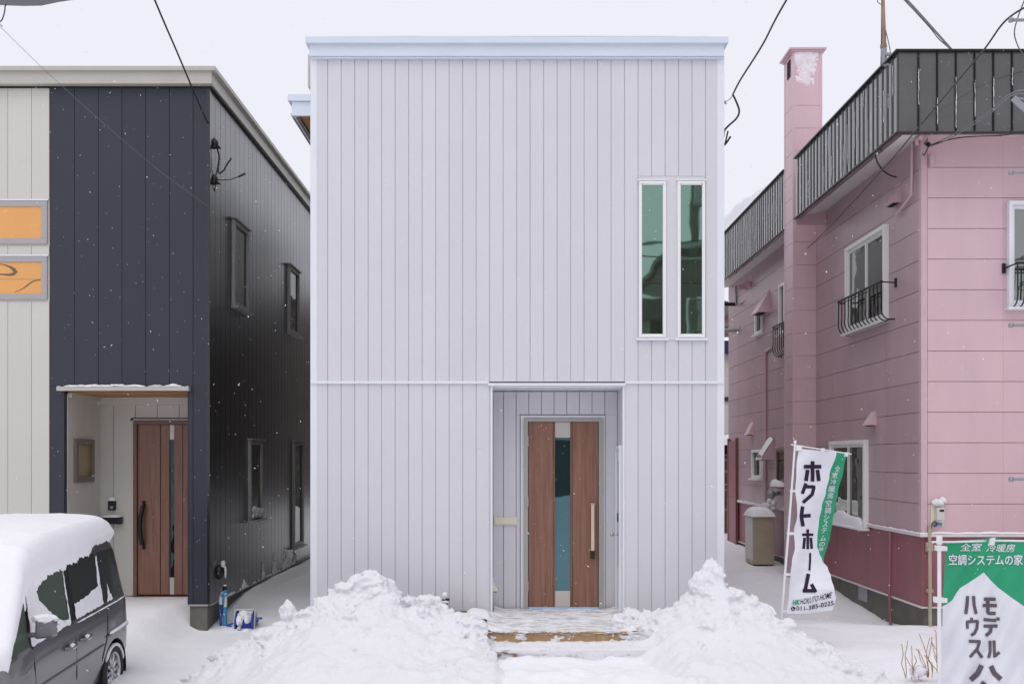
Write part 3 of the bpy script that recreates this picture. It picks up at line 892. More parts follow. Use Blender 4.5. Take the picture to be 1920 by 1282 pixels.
m.tube([(hx + .01, YD2 - .001, Z(945, YD2)), (hx + .01, YD2 - .06, Z(950, YD2)), (hx - .012, YD2 - .075, Z(968, YD2)), (hx - .02, YD2 - .08, Z(985, YD2)), (hx - .012, YD2 - .075, Z(1003, YD2)), (hx, YD2 - .06, Z(1018, YD2)), (hx, YD2 - .001, Z(1020, YD2))], [.02, .027, .027, .027, .027, .027, .02], 10)
m.build('handle', M_black, d2)
for yy in (941, 1026):
    m = MB(); m.lathe([(.0, -.012), (.02, -.012), (.024, -.006), (.024, .0)], (X(270, YD2), YD2 - .002, Z(yy, YD2)), axis=1, seg=16)
    m.lathe([(.0, -.016), (.010, -.016), (.011, -.011)], (X(270, YD2), YD2 - .002, Z(yy, YD2)), axis=1, seg=12); m.build('lock', M_black, d2)
m = MB(); m.box(PL, X(251.5, PB), PB - .03, PB - .012, -.05, .0); m.box(X(246.5, PB), X(251.5, PB), PB - .03, PB - .012, .0, Z(785, PB)); m.box(X(246.5, PB), PR, PB - .03, PB - .012, Z(788.5, PB), Z(785, PB))
m.build('porch_trim', M_cream, navy)
# side windows
Me = east(NR)
def SY(px): return NR * F / (px - CX)
def SZ(py, px): return CZ + (HY - py) / F * SY(px)
sw = []
for (xa, xb, yt, yb_, gm) in ((434, 462, 410, 572, 'a'), (538.5, 557.5, 496, 621, 'b'), (464.5, 488, 825, 975, 'c'), (547.5, 565.5, 827, 1026, 'd')):
    o = window(navy, Me, SY(xa), SY(xb), SZ(yb_, xa), SZ(yt, xa), M_greydark, M_dglass, fw=.055, proud=.045, glass_w=.012, sill=.02)
    q = MB(); wbox(q, Me, SY(xa) - .02, SY(xb) + .02, .0, .07, SZ(yt, xa) + .003, SZ(yt, xa) + .025); q.build('head_flashing', M_greydark, o)
    sw.append((o, SY(xa), SY(xb), SZ(yb_, xa)))
s = MB(True)
o, ya_, yb2, zz = sw[2]
for q in range(14): s.blob((NR + .05, random.uniform(ya_ + .1, yb2 - .08), zz + .05 + random.uniform(0, .09)), random.uniform(.04, .07), 2, .4, 2.5, q, (.5, 1.2, .9))
s.build('sill_snow', M_clump, o)
# round vent cover low on the side wall
m = MB(); yv, zv = SY(411), SZ(1072, 411)
m.lathe([(.09, .0), (.09, .02), (.07, .055), (.0, .075)], (NR, yv, zv), axis=0, seg=20)
vt = m.build('vent_hood', M_black, navy)
s = MB(True); s.blob((NR + .05, yv, zv + .10), .05, 2, .3, 2, 1, (.6, .8, 1.0)); s.blob((NR + .078, yv, zv), .05, 2, .2, 2, 4, (.3, .25, 1.6)); s.build('snow_cap', M_snow, vt)

# ================================================================ PINK HOUSE
KY = 11.8
KX = X(1728, KY); KR = 12.5; KBACK = 22.2
def KZ(py): return Z(py, KY)
pink = thing('pink_house', (KX + 2, KY, -.5), 'old pink sided house with dark ribbed roof edge and pink chimney', 'house')
ktop = 5.72; kbelt = KZ(1005); kbase = KZ(1137)
b = MB()
b.box(KX + .0125, KR, KY + .0125, KBACK, kbelt + .02, ktop - .004); b.box(KX + .034, KR, KY + .034, KBACK, kbase, kbelt + .0195); b.build('core_wall', M_maroon, pink)
def KSY(px): return KX * F / (px - CX)
def KSZ(py, px): return CZ + (HY - py) / F * KSY(px)
zs = [kbelt + .03] + sorted([KZ(314 + 57.3 * k) for k in range(12)]) + [ktop]
zs = [z for i, z in enumerate(zs) if i == 0 or z > zs[0] + .02]
b = MB(); c = MB(); gp = .0036
seamf = [KX + .075, X(1881, KY), X(2070, KY), 9.6, 11.1, KR]
seams = [KY + .075, 12.9, KSY(1560), KSY(1471), KSY(1417.5), 20.0, KBACK]
for z0, z1 in zip(zs, zs[1:]):
    for a, d in zip(seamf, seamf[1:]): b.box(a, d - .002, KY, KY + .012, z0 + gp, z1 - gp)
    for a, d in zip(seams, seams[1:]): c.box(KX, KX + .012, a, d - .003, z0 + gp, z1 - gp)
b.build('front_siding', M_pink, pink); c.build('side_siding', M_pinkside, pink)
b = MB(); b.box(KX - .008, KX + .07, KY - .008, KY + .07, kbelt + .03, ktop - .005); b.build('corner_trim', M_pinktrim, pink, bevel=.006)
b = MB()
x = KX + .03
for k in range(10): b.box(x + k * .75 + (.003 if k else 0), min(KR, x + (k + 1) * .75), KY + .02, KY + .032, kbase, kbelt)
for k in range(14): b.box(KX + .02, KX + .032, KY + .03 + k * .75 + .003, KY + .03 + (k + 1) * .75, kbase, kbelt)
b.box(KX + .016, KX + .05, KY + .016, KY + .05, kbase, kbelt)
b.build('maroon_siding', M_maroon, pink)
b = MB()
b.box(KX - .03, KR, KY - .03, KY + .03, kbelt - .005, kbelt + .03); b.box(KX - .03, KX + .03, KY + .031, KBACK, kbelt - .005, kbelt + .03)
b.box(KX - .005, KR, KY - .005, KY + .03, kbase - .02, kbase - .001); b.box(KX - .005, KX + .03, KY + .031, KBACK, kbase - .02, kbase - .001)
b.build('belt_trim', M_soffitw, pink)
s = MB(True)
s.grid(lambda u, v: (u, KY - .032 + v * .03, kbelt + .028 + max(0, .03 + .02 * fbm(u * 5, 0, 3)) * (1 - abs(v - .5) * 1.6)), lin(KX - .03, KR, 160), lin(0, 1, 6))
s.grid(lambda u, v: (KX - .032 + v * .03, u, kbelt + .028 + max(0, .02 + .02 * fbm(u * 5, 0, 8)) * (1 - abs(v - .5) * 1.6)), lin(KY, KBACK, 160), lin(0, 1, 6))
s.build('belt_snow', M_snow, pink)
b = MB(); b.box(KX + .06, KR, KY + .06, KBACK, -1.2, kbase - .002); b.build('foundation', M_concrete, pink)
b = MB(); yv = KSY(1612)
wbox(b, west(KX + .06), yv - .17, yv + .17, 0, .02, -.30, -.10); fv = b.build('foundation_vent', M_galv, pink)
# soffit (rises a little to the wall) and ribbed fascia
FX, FY = 4.57, 11.3
fz1, fz0 = Z(97, FY), Z(248, FY)
CYA, CYB = 15.86, 16.35     # chimney
b = MB()
b.prism([(FX + .02, FY + .02, fz0 + .01), (FX + .02, FY + .02, fz0 + .05), (KX + .05, KY + .05, ktop + .03), (KX + .05, KY + .05, ktop)], (0, 0, 0.0001))
b.v.clear(); b.f.clear(); b.mi.clear(); b.sm.clear()
b.add([(FX + .015, FY + .015, fz0 + .012), (KR, FY + .015, fz0 + .012), (KR, KY + .02, ktop), (KX + .02, KY + .02, ktop), (KX + .02, 15.36, ktop), (FX + .015, 15.36, fz0 + .012)],
      [(0, 1, 2, 3), (0, 3, 4, 5)])
b.add([(4.70, 16.36, 5.672), (KX + .02, 16.36, ktop), (KX + .02, KBACK, ktop), (4.70, KBACK, 5.672)], [(0, 1, 2, 3)])
b.build('soffit', M_soffitw, pink)
gapA, gapB = 15.36, CYB + .01
FX2, gz1, gz0 = 4.69, 6.66, 5.66
b = MB()
b.box(FX + .012, KR, FY + .012, FY + .1, fz0, fz1)
b.box(FX + .012, FX + .1, FY + .1, gapA, fz0, fz1); b.box(FX2 + .012, FX2 + .1, gapB, KBACK + .3, gz0, gz1)
b.box(FX + .1, KR, FY + .1, gapA, fz1 - .12, fz1 - .04); b.box(KX + .3, KR, gapA + .001, gapB - .001, fz1 - .12, fz1 - .04); b.box(FX2 + .1, KR, gapB, KBACK, gz1 - .12, gz1 - .04)
fas = b.build('roof_fascia', M_ribmetal, pink)
def ribs(ya_, yb_, fx, z0, z1):
    b = MB(); y = ya_
    while y < yb_:
        wr = random.uniform(.035, .06)
        b.prism([(fx + .012, y, z0), (fx + .004, y + .006, z0), (fx + .004, y + wr, z0), (fx + .012, y + wr + .006, z0)], (0, 0, z1 - z0 - .01))
        y += .155 + random.uniform(-.012, .012)
    b.build('side_seam_rib', M_ribdark, fas)
ribs(FY, gapA - .05, FX, fz0, fz1); ribs(gapB, KBACK + .25, FX2, gz0, gz1)
b = MB()
x = FX + .24
while x < KR:
    b.prism([(x, FY + .012, fz0 + .02), (x + .004, FY - .012, fz0 + .02), (x + .014, FY - .012, fz0 + .02), (x + .018, FY + .012, fz0 + .02)], (0, 0, fz1 - fz0 - .03))
    x += .2205
b.build('seam_rib', M_ribdark, fas)
b = MB()
b.box(FX - .03, KR, FY - .03, FY + .1, fz1, fz1 + .02); b.box(FX - .03, FX + .1, FY + .1, gapA, fz1, fz1 + .02)
b.box(FX - .03, KR, FY - .02, FY + .01, fz0 - .018, fz0); b.box(FX - .03, FX + .01, FY + .01, gapA, fz0 - .018, fz0)
b.build('fascia_edge', M_ribdark, fas)
b = MB(); b.box(FX2 - .03, FX2 + .1, gapB, KBACK + .3, gz1, gz1 + .02); b.box(FX2 - .03, FX2 + .01, gapB, KBACK + .3, gz0 - .018, gz0); b.build('fascia_edge', M_ribdark, fas)
b = MB()   # snow streaks frozen on the seams
x = FX + .24
while x < 6.5:
    for q in range(2):
        if random.random() < .8:
            a = random.uniform(.05, .6); L_ = random.uniform(.12, .5)
            zz = lin(fz1 - a, max(fz0 + .05, fz1 - a - L_), 9)
            b.tube([(x + .004 + random.uniform(-.004, .004), FY - .012, z) for z in zz], [.0008 + random.uniform(0, .0042) for _ in zz], 5)
    x += .2205
b.build('seam_snow', M_snow, fas, kind='stuff')
for (ya_, yb_, fx, z0, z1) in ((FY + .1, gapA - .1, FX, fz0, fz1), (gapB + .1, KBACK, FX2, gz0, gz1)):
    b = MB(); y = ya_
    while y < yb_:
        if random.random() < .85:
            a = random.uniform(.02, .6); zz = lin(z1 - a, max(z0 + .02, z1 - a - random.uniform(.15, .6)), 6)
            yo = y + random.uniform(0, .1); b.tube([(fx + .004, yo + random.uniform(-.003, .003), z) for z in zz], [random.uniform(.0008, .0045) for _ in zz], 5)
        y += .13
    b.build('seam_snow', M_snow, fas, kind='stuff')
s = MB(True)
s.grid(lambda u, v: (u, v, fz1 + .02 + .07 * smooth01((v - FY) / .25) * smooth01((u - FX) / .25) * (1 + .5 * fbm(u, v, 1)) - .003), lin(FX, KR, 60), lin(FY, gapA - .02, 40))
s.build('roof_snow', M_snow, pink)
s = MB(True)
def farsnow(u, v):
    e = smooth01((u - FX2 + .035) / .10)
    f2 = interp([(16.4, .06), (17.5, .10), (19.0, .30), (20.5, .42), (22, .40)], v)
    return (u, v, gz1 + .02 + (f2 + .06 * fbm(u * 2, v * 2, 4)) * e * max(.05, min(1, (v - gapB) * 2.5)) - .005)
s.grid(farsnow, lin(FX2 - .035, FX2 + .4, 24) + lin(FX2 + .5, KR, 30), lin(gapB, KBACK + .3, 70))
s.build('roof_snow', M_snow, pink)
b = MB(); b.box(FX + .02, KX + .02, gapA, gapA + .02, fz0 - .1, fz1 - .02); b.build('eave_end', M_pinktrim, pink)

# chimney
CXL, CXR = X(1487, CYA), X(1541, CYA)
ctop = Z(95, CYA)
b = MB()
hz = [-.6] + [z for z in sorted([KZ(314 + 57.3 * k) for k in range(-6, 16)]) if -.4 < z < ctop - .2] + [ctop]
for z0, z1 in zip(hz, hz[1:]):
    b.box(CXL, CXR, CYA, CYB, z0 + .004, z1 - .004)
b.box(CXL + .008, CXR - .008, CYA + .008, CYB - .008, -.6, ctop)
for yy, xx in ((CYA, CXL), (CYA, CXR), (CYB, CXL)):
    b.box(xx - (.006 if xx == CXL else .03), xx + (.03 if xx == CXL else .006), yy - (.006 if yy == CYA else .03), yy + (.03 if yy == CYA else .006), -.6, ctop)
ch = b.build('chimney', M_pink, pink)
b = MB(); b.box(CXL - .07, CXR + .06, CYA - .06, CYB + .06, ctop, ctop + .03); b.box(CXL - .03, CXR + .03, CYA - .03, CYB + .03, ctop - .03, ctop); b.build('chimney_cap', M_pinktrim, ch)
b = MB(); wbox(b, west(CXL), CYA + .14, CYA + .32, .001, .008, Z(148, 16.1), Z(116, 16.1)); b.build('flue_opening', M_darkin, ch)
s = MB(True)
def chsnow(u, v):
    k = fbm(u * 5, v * 4, 3) * 1.1 + fbm(u * 22, v * 22, 5) * .35 + .32 - 1.6 * max(0, abs(u - 4.9) - .12) * 4 - smooth01((ctop - .45 - v) / .3) * 1.3
    return (u, CYA - max(-.012, min(.016, k * .022)), v)
s.grid(chsnow, lin(CXL + .02, CXR - .04, 40), lin(ctop - .75, ctop - .03, 60)); s.build('frozen_snow', M_frost, ch)

# windows of the pink house
Mw = west(KX)
def kwin(xa, xb, yt, yb, ref, **kw):     # xa nearer camera (right in the picture)
    return window(pink, Mw, KSY(xa), KSY(xb), KSZ(yb, ref), KSZ(yt, ref), M_upvc, M_dglass, **kw)
def railing(M, u0, u1, z0, z1, dp, n):
    """bellied iron window guard"""
    mb = MB()
    mb.tube([M(u0, dp, z1), M(u1, dp, z1)], .016, 6); mb.tube([M(u0, dp, z1 - .05), M(u1, dp, z1 - .05)], .007, 6)
    for u in lin(u0 + .02, u1 - .02, n):
        pts = [(dp, z1), (dp, z1 - (z1 - z0) * .55), (dp + .004, z0 + .16), (dp, z0 + .11), (dp - .012, z0 + .07), (dp - .034, z0 + .036), (dp - .066, z0 + .013), (dp - .1, z0 + .004), (dp * .3, z0)]
        mb.tube([M(u, a, z) for a, z in pts], .0085, 6)
    mb.tube([M(u0, dp * .32, z0), M(u1, dp * .32, z0)], .012, 6)
    for u in (u0, u1):
        mb.tube([M(u, dp, z1 - .01), M(u + (-.05 if u == u0 else .05), 0, z1 - .03)], .010, 6); wbox(mb, M, u + (-.05 if u == u0 else .05) - .02, u + (-.05 if u == u0 else .05) + .02, 0, .02, z1 - .09, z1 + .03)
        mb.tube([M(u, dp * .32, z0), M(u, 0, z0)], .01, 6)
    return mb.build('window_guard', M_iron, pink)
w1 = kwin(1667, 1592, 420, 598, 1667, fw=.055, proud=.07, sliding=True, sill=.03)
railing(Mw, 12.62, 14.3, 3.585, 4.085, .17, 13)
w2 = kwin(1629, 1562, 824, 990, 1629, fw=.055, proud=.07, sliding=True, sill=.04)
s = MB(True); snow_cap(s, KX - .09, KX - .005, KSY(1625), KSY(1566), KSZ(990, 1629) - .003, .18, 12, 7, .5)
s.build('sill_snow', M_snow, w2)
w3 = kwin(1432, 1418.5, 577, 648 - 26, 1432, fw=.05, proud=.05, sill=.03)
w4 = kwin(1476, 1465, 535, 628, 1465, fw=.05, proud=.06, sill=.03)
railing(Mw, 16.7, 17.85, KSZ(668, 1470), KSZ(612, 1470), .17, 9)
w5 = kwin(1431, 1413.5, 842, 897, 1431, fw=.06, proud=.06, sill=.03)
w6 = window(pink, Mw, KSY(1474), KSY(1458), KSZ(912, 1474), KSZ(842, 1474), M_browntrim, M_dglass, fw=.05, proud=.03, sill=.03)
s = MB(True)
snow_cap(s, KX - .16, KX, KSY(1474), KSY(1458), KSZ(912, 1474), .16, 12, 5, .4); s.build('sill_snow', M_snow, w6)
# window on the front, at the edge of the picture
kf = front(KY)
w7 = window(pink, kf, X(1887, KY), X(2060, KY), KZ(577), KZ(379), M_whitetrim, M_dglass, fw=.045, proud=.07, sliding=True, sill=.03)
railing(kf, X(1889, KY), X(2058, KY), KZ(578), KZ(499), .2, 14)
# hoods
hood(pink, Mw, KSY(1683), KSZ(384, 1683), .27, .24, .12, M_pinktrim)
hood(pink, Mw, KSY(1638), KSZ(797, 1638), .22, .2, .12, M_pinktrim)
hood(pink, Mw, KSY(1438), KSZ(588, 1438), .50, .42, .26, M_pinktrim)
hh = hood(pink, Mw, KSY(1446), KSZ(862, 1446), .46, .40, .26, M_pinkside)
yq = KSY(1446); zq = KSZ(862, 1446)
s = MB(True)
s.grid(lambda u, v: Mw(yq + u * .2, .02 + v * .22, zq + .395 - v * .335 + .045 * (1 - abs(u) ** 3) + .015 * fbm(u * 3, v * 3, 2)), lin(-1, 1, 10), lin(0, 1, 10)); s.build('snow_cap', M_snow, hh)
hood(pink, Mw, KSY(1411), KSZ(815, 1411), .3, .28, .14, M_pinktrim)
for (px, py) in ((1400, 538), (1409, 533)):
    m = MB(); m.lathe([(.06, 0), (.06, .10), (.045, .13), (0, .13)], (KX - .13, KSY(px), KSZ(py, px)), axis=0, seg=12); m.build('pipe_vent', M_pinktrim, pink)
m = MB(); m.lathe([(.09, 0), (.09, .015), (.05, .02), (.05, .25), (.035, .26), (.035, .5), (0, .5)], (KX, KSY(1386), KSZ(619, 1386)), axis=0, seg=14)
for i in range(len(m.v)): m.v[i].x = 2 * KX - m.v[i].x
m.build('flue_pipe', M_galv, pink)
m = MB(); wbox(m, Mw, KSY(1380), KSY(1380) + .06, 0, .32, KSZ(573, 1380), KSZ(573, 1380) + .07); m.build('cable_bracket', M_iron, pink)
m = MB(); m.tube([Mw(KSY(1380) - .1, .02, KSZ(573, 1380)), Mw(KSY(1380) - .1, .03, 5.6)], .02); m.build('conduit', M_galv, pink)
# pipes down the side and the front corner
m = MB(); y5 = KSY(1438); m.tube([Mw(KSY(1448), .03, KSZ(655, 1440)), Mw(y5 - .05, .03, KSZ(657, 1440)), Mw(y5, .03, KSZ(662, 1440)), Mw(y5, .03, .9)], .025); m.build('drain_pipe', M_pinktrim, pink)
m = MB(); x5 = X(1741, KY); m.tube([(x5 + .0, KY - .03, KZ(986)), (x5, KY - .03, KZ(1000)), (x5 - .005, KY - .05, KZ(1060)), (x5, KY - .05, -.6)], .022, 8)
for yy in (1028, 1106): m.box(x5 - .035, x5 + .035, KY - .06, KY, KZ(yy + 3), KZ(yy - 3))
m.box(x5 - .04, x5 + .04, KY - .045, KY, KZ(1033), KZ(1016))
m.build('conduit', M_tank, pink)
m = MB(); y6 = KSY(1672); m.tube([Mw(y6, .02, kbelt), Mw(y6, .03, -.05), Mw(y6 - .1, .05, -.55)], .02); m.build('drain_pipe', M_maroon, pink)
m = MB(); y7 = KSY(1715); m.tube([Mw(y7, .03, ktop - .02), Mw(y7, .04, KSZ(365, 1715)), Mw(y7 + .5, .04, KSZ(402, 1690))], .018); m.tube([Mw(KY + .05, .03, ktop - .1), Mw(KY + .02, .05, ktop - .03), Mw(KY - .1, .05, ktop - .06)], .03); m.build('drain_pipe', M_pinktrim, pink)
# electricity meter
m = MB(); ma, mb_ = X(1744.5, KY), X(1768, KY); m.box(ma, mb_, KY - .022, KY - .001, KZ(986), KZ(946)); meter = m.build('meter_board', M_ivory, pink, bevel=.004)
m = MB(); m.box(X(1750, KY), X(1765, KY), KY - .10, KY - .022, KZ(974), KZ(951)); mt = m.build('meter', M_tanklight, meter, bevel=.01)
m = MB(); m.box(X(1755, KY), X(1763, KY), KY - .104, KY - .1005, KZ(958), KZ(954)); m.build('display', M_black, meter)
m = MB(); m.box(X(1749, KY), X(1765, KY), KY - .027, KY - .0225, KZ(985), KZ(979)); m.build('blue_plate', mat('blue_plate', (0.15, 0.25, 0.5), 0.5), meter)
m = MB(); m.tube([(X(1746, KY), KY - .03, KZ(986)), (X(1744, KY), KY - .05, KZ(981)), (X(1749, KY), KY - .05, KZ(976)), (X(1754, KY), KY - .05, KZ(980)), (X(1751, KY), KY - .05, KZ(986)), (X(1746, KY), KY - .04, KZ(984)), (X(1741, KY), KY - .04, KZ(992))], .008); m.build('wire', M_cable, meter)
s = MB(True)
for q in range(10): s.blob((X(1757, KY) + random.gauss(0, .03), KY - .05, KZ(945) + random.uniform(0, .05)), random.uniform(.025, .045), 2, .4, 3, q)
s.build('snow_cap', M_clump, meter)
m = MB(); x8 = X(1745, KY); m.box(x8 - .03, x8 + .02, KY - .06, KY, KZ(310), KZ(292)); m.tube([(x8 - .005, KY - .03, KZ(310)), (x8 - .005, KY - .03, KZ(315))], .025); m.build('porch_lamp', M_pinktrim, pink, bevel=.006)
# tall door at the far end
m = MB(); wbox(m, Mw, KSY(1383), KSY(1370), 0, .05, .9, KSZ(826, 1383)); wbox(m, Mw, KSY(1383), KSY(1370), 0, .05, -.2, .895); bd = m.build('back_door', M_maroon, pink)
m = MB(); wbox(m, Mw, KSY(1383) - .07, KSY(1383) - .003, 0, .06, -.3, KSZ(826, 1383) + .06); wbox(m, Mw, KSY(1370) + .003, KSY(1370) + .08, 0, .06, -.3, KSZ(826, 1383) + .06); m.build('door_frame', M_browntrim, bd)

# ================================================================ SHOVELLED SNOW PILES
def pile(name, sil, label, yr_tab, back_tab, fext, seed, xr, extra=(), nch=800, left_tight=False):
    """sil: silhouette (px, py); yr_tab: ridge distance by px"""
    tab = []
    for px, py in sil:
        d = interp(yr_tab, px)
        tab.append((X(px, d), Z(py, d)))
    tab.sort()
    yr2 = sorted((X(px, d), d) for px, d in yr_tab)
    mb = MB(True)
    def hgt(x, y):
        yr = interp(yr2, x); zr = interp(tab, x)
        zs_ = sum(interp(tab, x + o_) for o_ in (-.4, -.27, -.13, 0, .13, .27, .4)) / 7
        cl = math.exp(-((y - yr) / .38) ** 2)
        zr = zr * cl + zs_ * (1 - cl)
        gy = ground_h(x, y)
        be = interp(back_tab, x)
        if y > yr:
            t = (y - yr) / be
            p = 1 - smooth01(t) if t < 1 else 0
        else:
            fx_ = fext if not left_tight else interp([(.6, .3), (.98, .36), (1.2, .85), (1.6, fext)], x)
            t = (yr - y) / fx_
            p = (1 - t) ** 1.7 if t < 1 else 0
        r = max(0, zr - ground_h(x, yr)) * smooth01((x - tab[0][0] + .5) / .75) * smooth01((tab[-1][0] + .5 - x) / .75)
        q = r * p
        k = min(1, q / .15)
        w1, w2, w3 = Vector((x * 3.2 + seed, y * 3.2, 1)), Vector((x * 8 + seed, y * 8, 2)), Vector((x * 19 + seed, y * 19, 3))
        c1 = .5 - noise.voronoi(w1)[0][0]; c2 = .5 - noise.voronoi(w2)[0][0]; c3 = .5 - noise.voronoi(w3)[0][0]
        amp = .36 + .64 * smooth01((y - yr + .75) / .75)
        dz = (.11 * c1 + .07 * c2 * (1 + 1.2 * noise.noise(w1)) + .032 * c3 * (1 + noise.noise(w2)) + .08 * fbm(x * 1.2, y * 1.2, seed) + .035 * fbm(x * 7, y * 7, seed)) * k * amp
        return gy + q + dz - .03 * (1 - k)
    x0, x1 = tab[0][0] - .52, tab[-1][0] + .52
    ylo = min(v for _, v in yr_tab) - fext - .1; yhi = max(v for _, v in yr_tab) + max(v for _, v in back_tab) + .05
    nx, ny = int((x1 - x0) / .022), int((yhi - ylo) / .03)
    XS, YS = lin(x0, x1, nx), lin(ylo, yhi, ny)
    vtop = [Vector((x, y, hgt(x, y))) for y in YS for x in XS]
    vbot = [Vector((v.x, v.y, -1.1)) for v in vtop]
    ft = [(j * nx + i, j * nx + i + 1, (j + 1) * nx + i + 1, (j + 1) * nx + i) for j in range(ny - 1) for i in range(nx - 1)]
    N_ = len(vtop)
    fb = [tuple(k + N_ for k in f[::-1]) for f in ft]
    rim = [i for i in range(nx)] + [j * nx + nx - 1 for j in range(1, ny)] + [(ny - 1) * nx + i for i in range(nx - 2, -1, -1)] + [j * nx for j in range(ny - 2, 0, -1)]
    fw_ = [(rim[k], rim[(k + 1) % len(rim)], rim[(k + 1) % len(rim)] + N_, rim[k] + N_)[::-1] for k in range(len(rim))]
    mb.add(vtop + vbot, ft + fb + fw_)
    rnd = random.Random(seed)
    n = 0
    while n < nch:
        x = rnd.uniform(x0 + .3, x1 - .3); yr = interp(yr2, x)
        nearr = rnd.random() < .72 or (left_tight and x < 1.75)
        y = yr + (rnd.gauss(-.06, .2) if nearr else rnd.uniform(-fext * .6, .2))
        if interp(tab, x) - ground_h(x, yr) < .04: 
            n += .2; continue
        r = rnd.uniform(.014, .034) * (1 + 2.4 * rnd.random() ** 4) * (1 if nearr else .8)
        mb.blob((x, y, hgt(x, y) - r * (rnd.uniform(.0, .6) if nearr else rnd.uniform(.35, .8))), r, 3 if r > .045 else 2, .7, 2.2, n + seed, (rnd.uniform(.8, 1.3), rnd.uniform(.8, 1.3), rnd.uniform(.6, 1)))
        n += 1
    for (px, py, d, r, sq) in extra:
        c = P(px, py, d)
        mb.blob(c, r, 3, .5, 2.4, px, sq)
        for j in range(7):
            o = Vector((rnd.gauss(0, 1) * sq[0], rnd.gauss(0, .6) * sq[1], rnd.gauss(0, 1) * sq[2])); o.normalize()
            mb.blob(c + Vector((o.x * sq[0], o.y * sq[1], o.z * sq[2])) * r * .85, r * rnd.uniform(.2, .4), 2, .5, 2.8, j + px)
    o = mb.build(name, M_clump, None, origin=((x0 + x1) / 2, yr2[len(yr2) // 2][1], -.3))
    md = o.modifiers.new('merge', 'REMESH'); md.mode = 'VOXEL'; md.voxel_size = .0115; md.use_smooth_shade = True
    sm = o.modifiers.new('soft', 'SMOOTH'); sm.factor = .4; sm.iterations = 1
    bpy.context.view_layer.update()
    nm_ = bpy.data.meshes.new_from_object(o.evaluated_get(bpy.context.evaluated_depsgraph_get()))
    o.modifiers.clear(); nm_.name = name; o.data = nm_
    if not nm_.materials: nm_.materials.append(M_clump)
    for p_ in nm_.polygons: p_.use_smooth = True
    tag(o, label, 'snow pile', 'shovelled snow piles')
    return o

silL = [(340, 1282), (377, 1260), (401, 1232), (448, 1203), (472, 1194), (495, 1194), (519, 1180), (545, 1172), (567, 1158), (583, 1144), (604, 1114), (631, 1100), (655, 1085), (688, 1081), (722, 1085), (736, 1098), (756, 1114), (776, 1119), (820, 1119), (834, 1142), (862, 1150), (892, 1164), (908, 1186), (921, 1219), (945, 1245)]
pile('snow_pile', silL, 'broad heap of shovelled snow left of the tan steps', [(340, 9.3), (500, 9.75), (700, 10.0), (830, 10.1), (900, 9.6), (945, 9.3)], [(-3, .6), (-1, .62), (0, .5)], 2.1, 3, None,
     extra=[(541, 1152, 9.85, .10, (.85, .8, 1.25)), (490, 1196, 9.6, .09, (1.2, 1, .8)), (690, 1092, 9.95, .13, (1.6, 1, .6))])
silR = [(1135, 1175), (1148, 1168), (1164, 1150), (1186, 1142), (1234, 1141), (1251, 1134), (1286, 1122), (1303, 1097), (1318, 1080), (1328, 1064), (1340, 1063), (1349, 1076), (1357, 1098), (1361, 1114), (1375, 1111), (1396, 1119), (1423, 1139), (1444, 1152), (1475, 1170), (1499, 1188), (1540, 1201), (1564, 1208), (1592, 1229), (1616, 1252), (1650, 1277), (1700, 1300)]
pile('snow_pile', silR, 'peaked heap of shovelled snow right of the tan steps', [(1125, 9.9), (1186, 10.15), (1330, 10.0), (1450, 9.7), (1560, 9.35), (1700, 8.9)], [(0.8, .4), (2, .6), (4, .6)], 2.1, 11, None,
     left_tight=True, extra=[(1332, 1072, 9.98, .09, (.9, .8, 1.5)), (1315, 1098, 9.95, .12, (1, .9, 1.2)), (1444, 1150, 9.7, .035, (.6, .6, 1.8)), (1372, 1116, 9.85, .06, (1.2, 1, .8))])
hb = MB(True)
hb.grid(lambda x, y: (x, y, ground_h(x, y) - .14 + (1.70 + .06 * fbm(x * 6, y * 6, 3)) * math.exp(-((x - 6.7) / 1.25) ** 2 - ((y - 10.2) / .75) ** 2) * (1 + .06 * fbm(x * 2, y * 2, 4))), lin(4.6, 9, 80), lin(8.4, 11.75, 60))
tag(hb.build('snow_pile', M_snow, None, origin=(6.7, 10.2, -.3)), 'rounded snow heap in front of the pink house behind the green and white banner', 'snow pile', 'shovelled snow piles')

# plank sticking out of the snow beside the porch, snow on it
pk = thing('plank', (X(880, 10.5), 10.5, -.1), 'snow covered wooden plank lying beside the porch below the white wall', 'plank')
m = MB(); m.box(X(838, 10.55), X(905, 10.55), 10.4, 10.62, Z(1150, 10.55), Z(1146, 10.55)); m.box(X(872, 10.4), X(912, 10.4), 10.25, 10.42, Z(1160, 10.4), Z(1155.5, 10.4)); m.build('board', M_brownwood, pk)
s = MB(True); snow_cap(s, X(872, 10.4), X(921, 10.4), 10.25, 10.6, Z(1156, 10.4), .085, 18, 3, .5); s.build('snow_cap', M_clump, pk)
# small snow-laden shrub stump by the wall
st = thing('garden_tap', (X(835, 10.55), 10.55, -.2), 'little black garden tap post capped with snow against the white wall', 'tap')
m = MB(); xq = X(836, 10.55)
m.tube([(xq, 10.55, -.3), (xq, 10.55, Z(1122, 10.55))], .024, 8); m.tube([(xq - .03, 10.55, Z(1124, 10.55)), (xq + .035, 10.5, Z(1122, 10.55))], .016, 6); m.tube([(xq, 10.55, Z(1133, 10.55)), (xq, 10.46, Z(1134, 10.55)), (xq, 10.45, Z(1140, 10.55))], .013, 6)
m.build('post', M_black, st)
s = MB(True); s.blob((xq - .01, 10.53, Z(1116, 10.55)), .038, 2, .25, 2, 4, (.9, .9, 1.15)); s.blob((xq + .0, 10.5, Z(1127, 10.55)), .03, 2, .4, 2, 6, (1.3, 1, .6))
for q in range(6): s.blob((xq + random.gauss(0, .02), 10.53, Z(1134 + 3 * q, 10.55)), .02, 1, .4, 3, q)
s.build('snow_cap', M_clump, st)

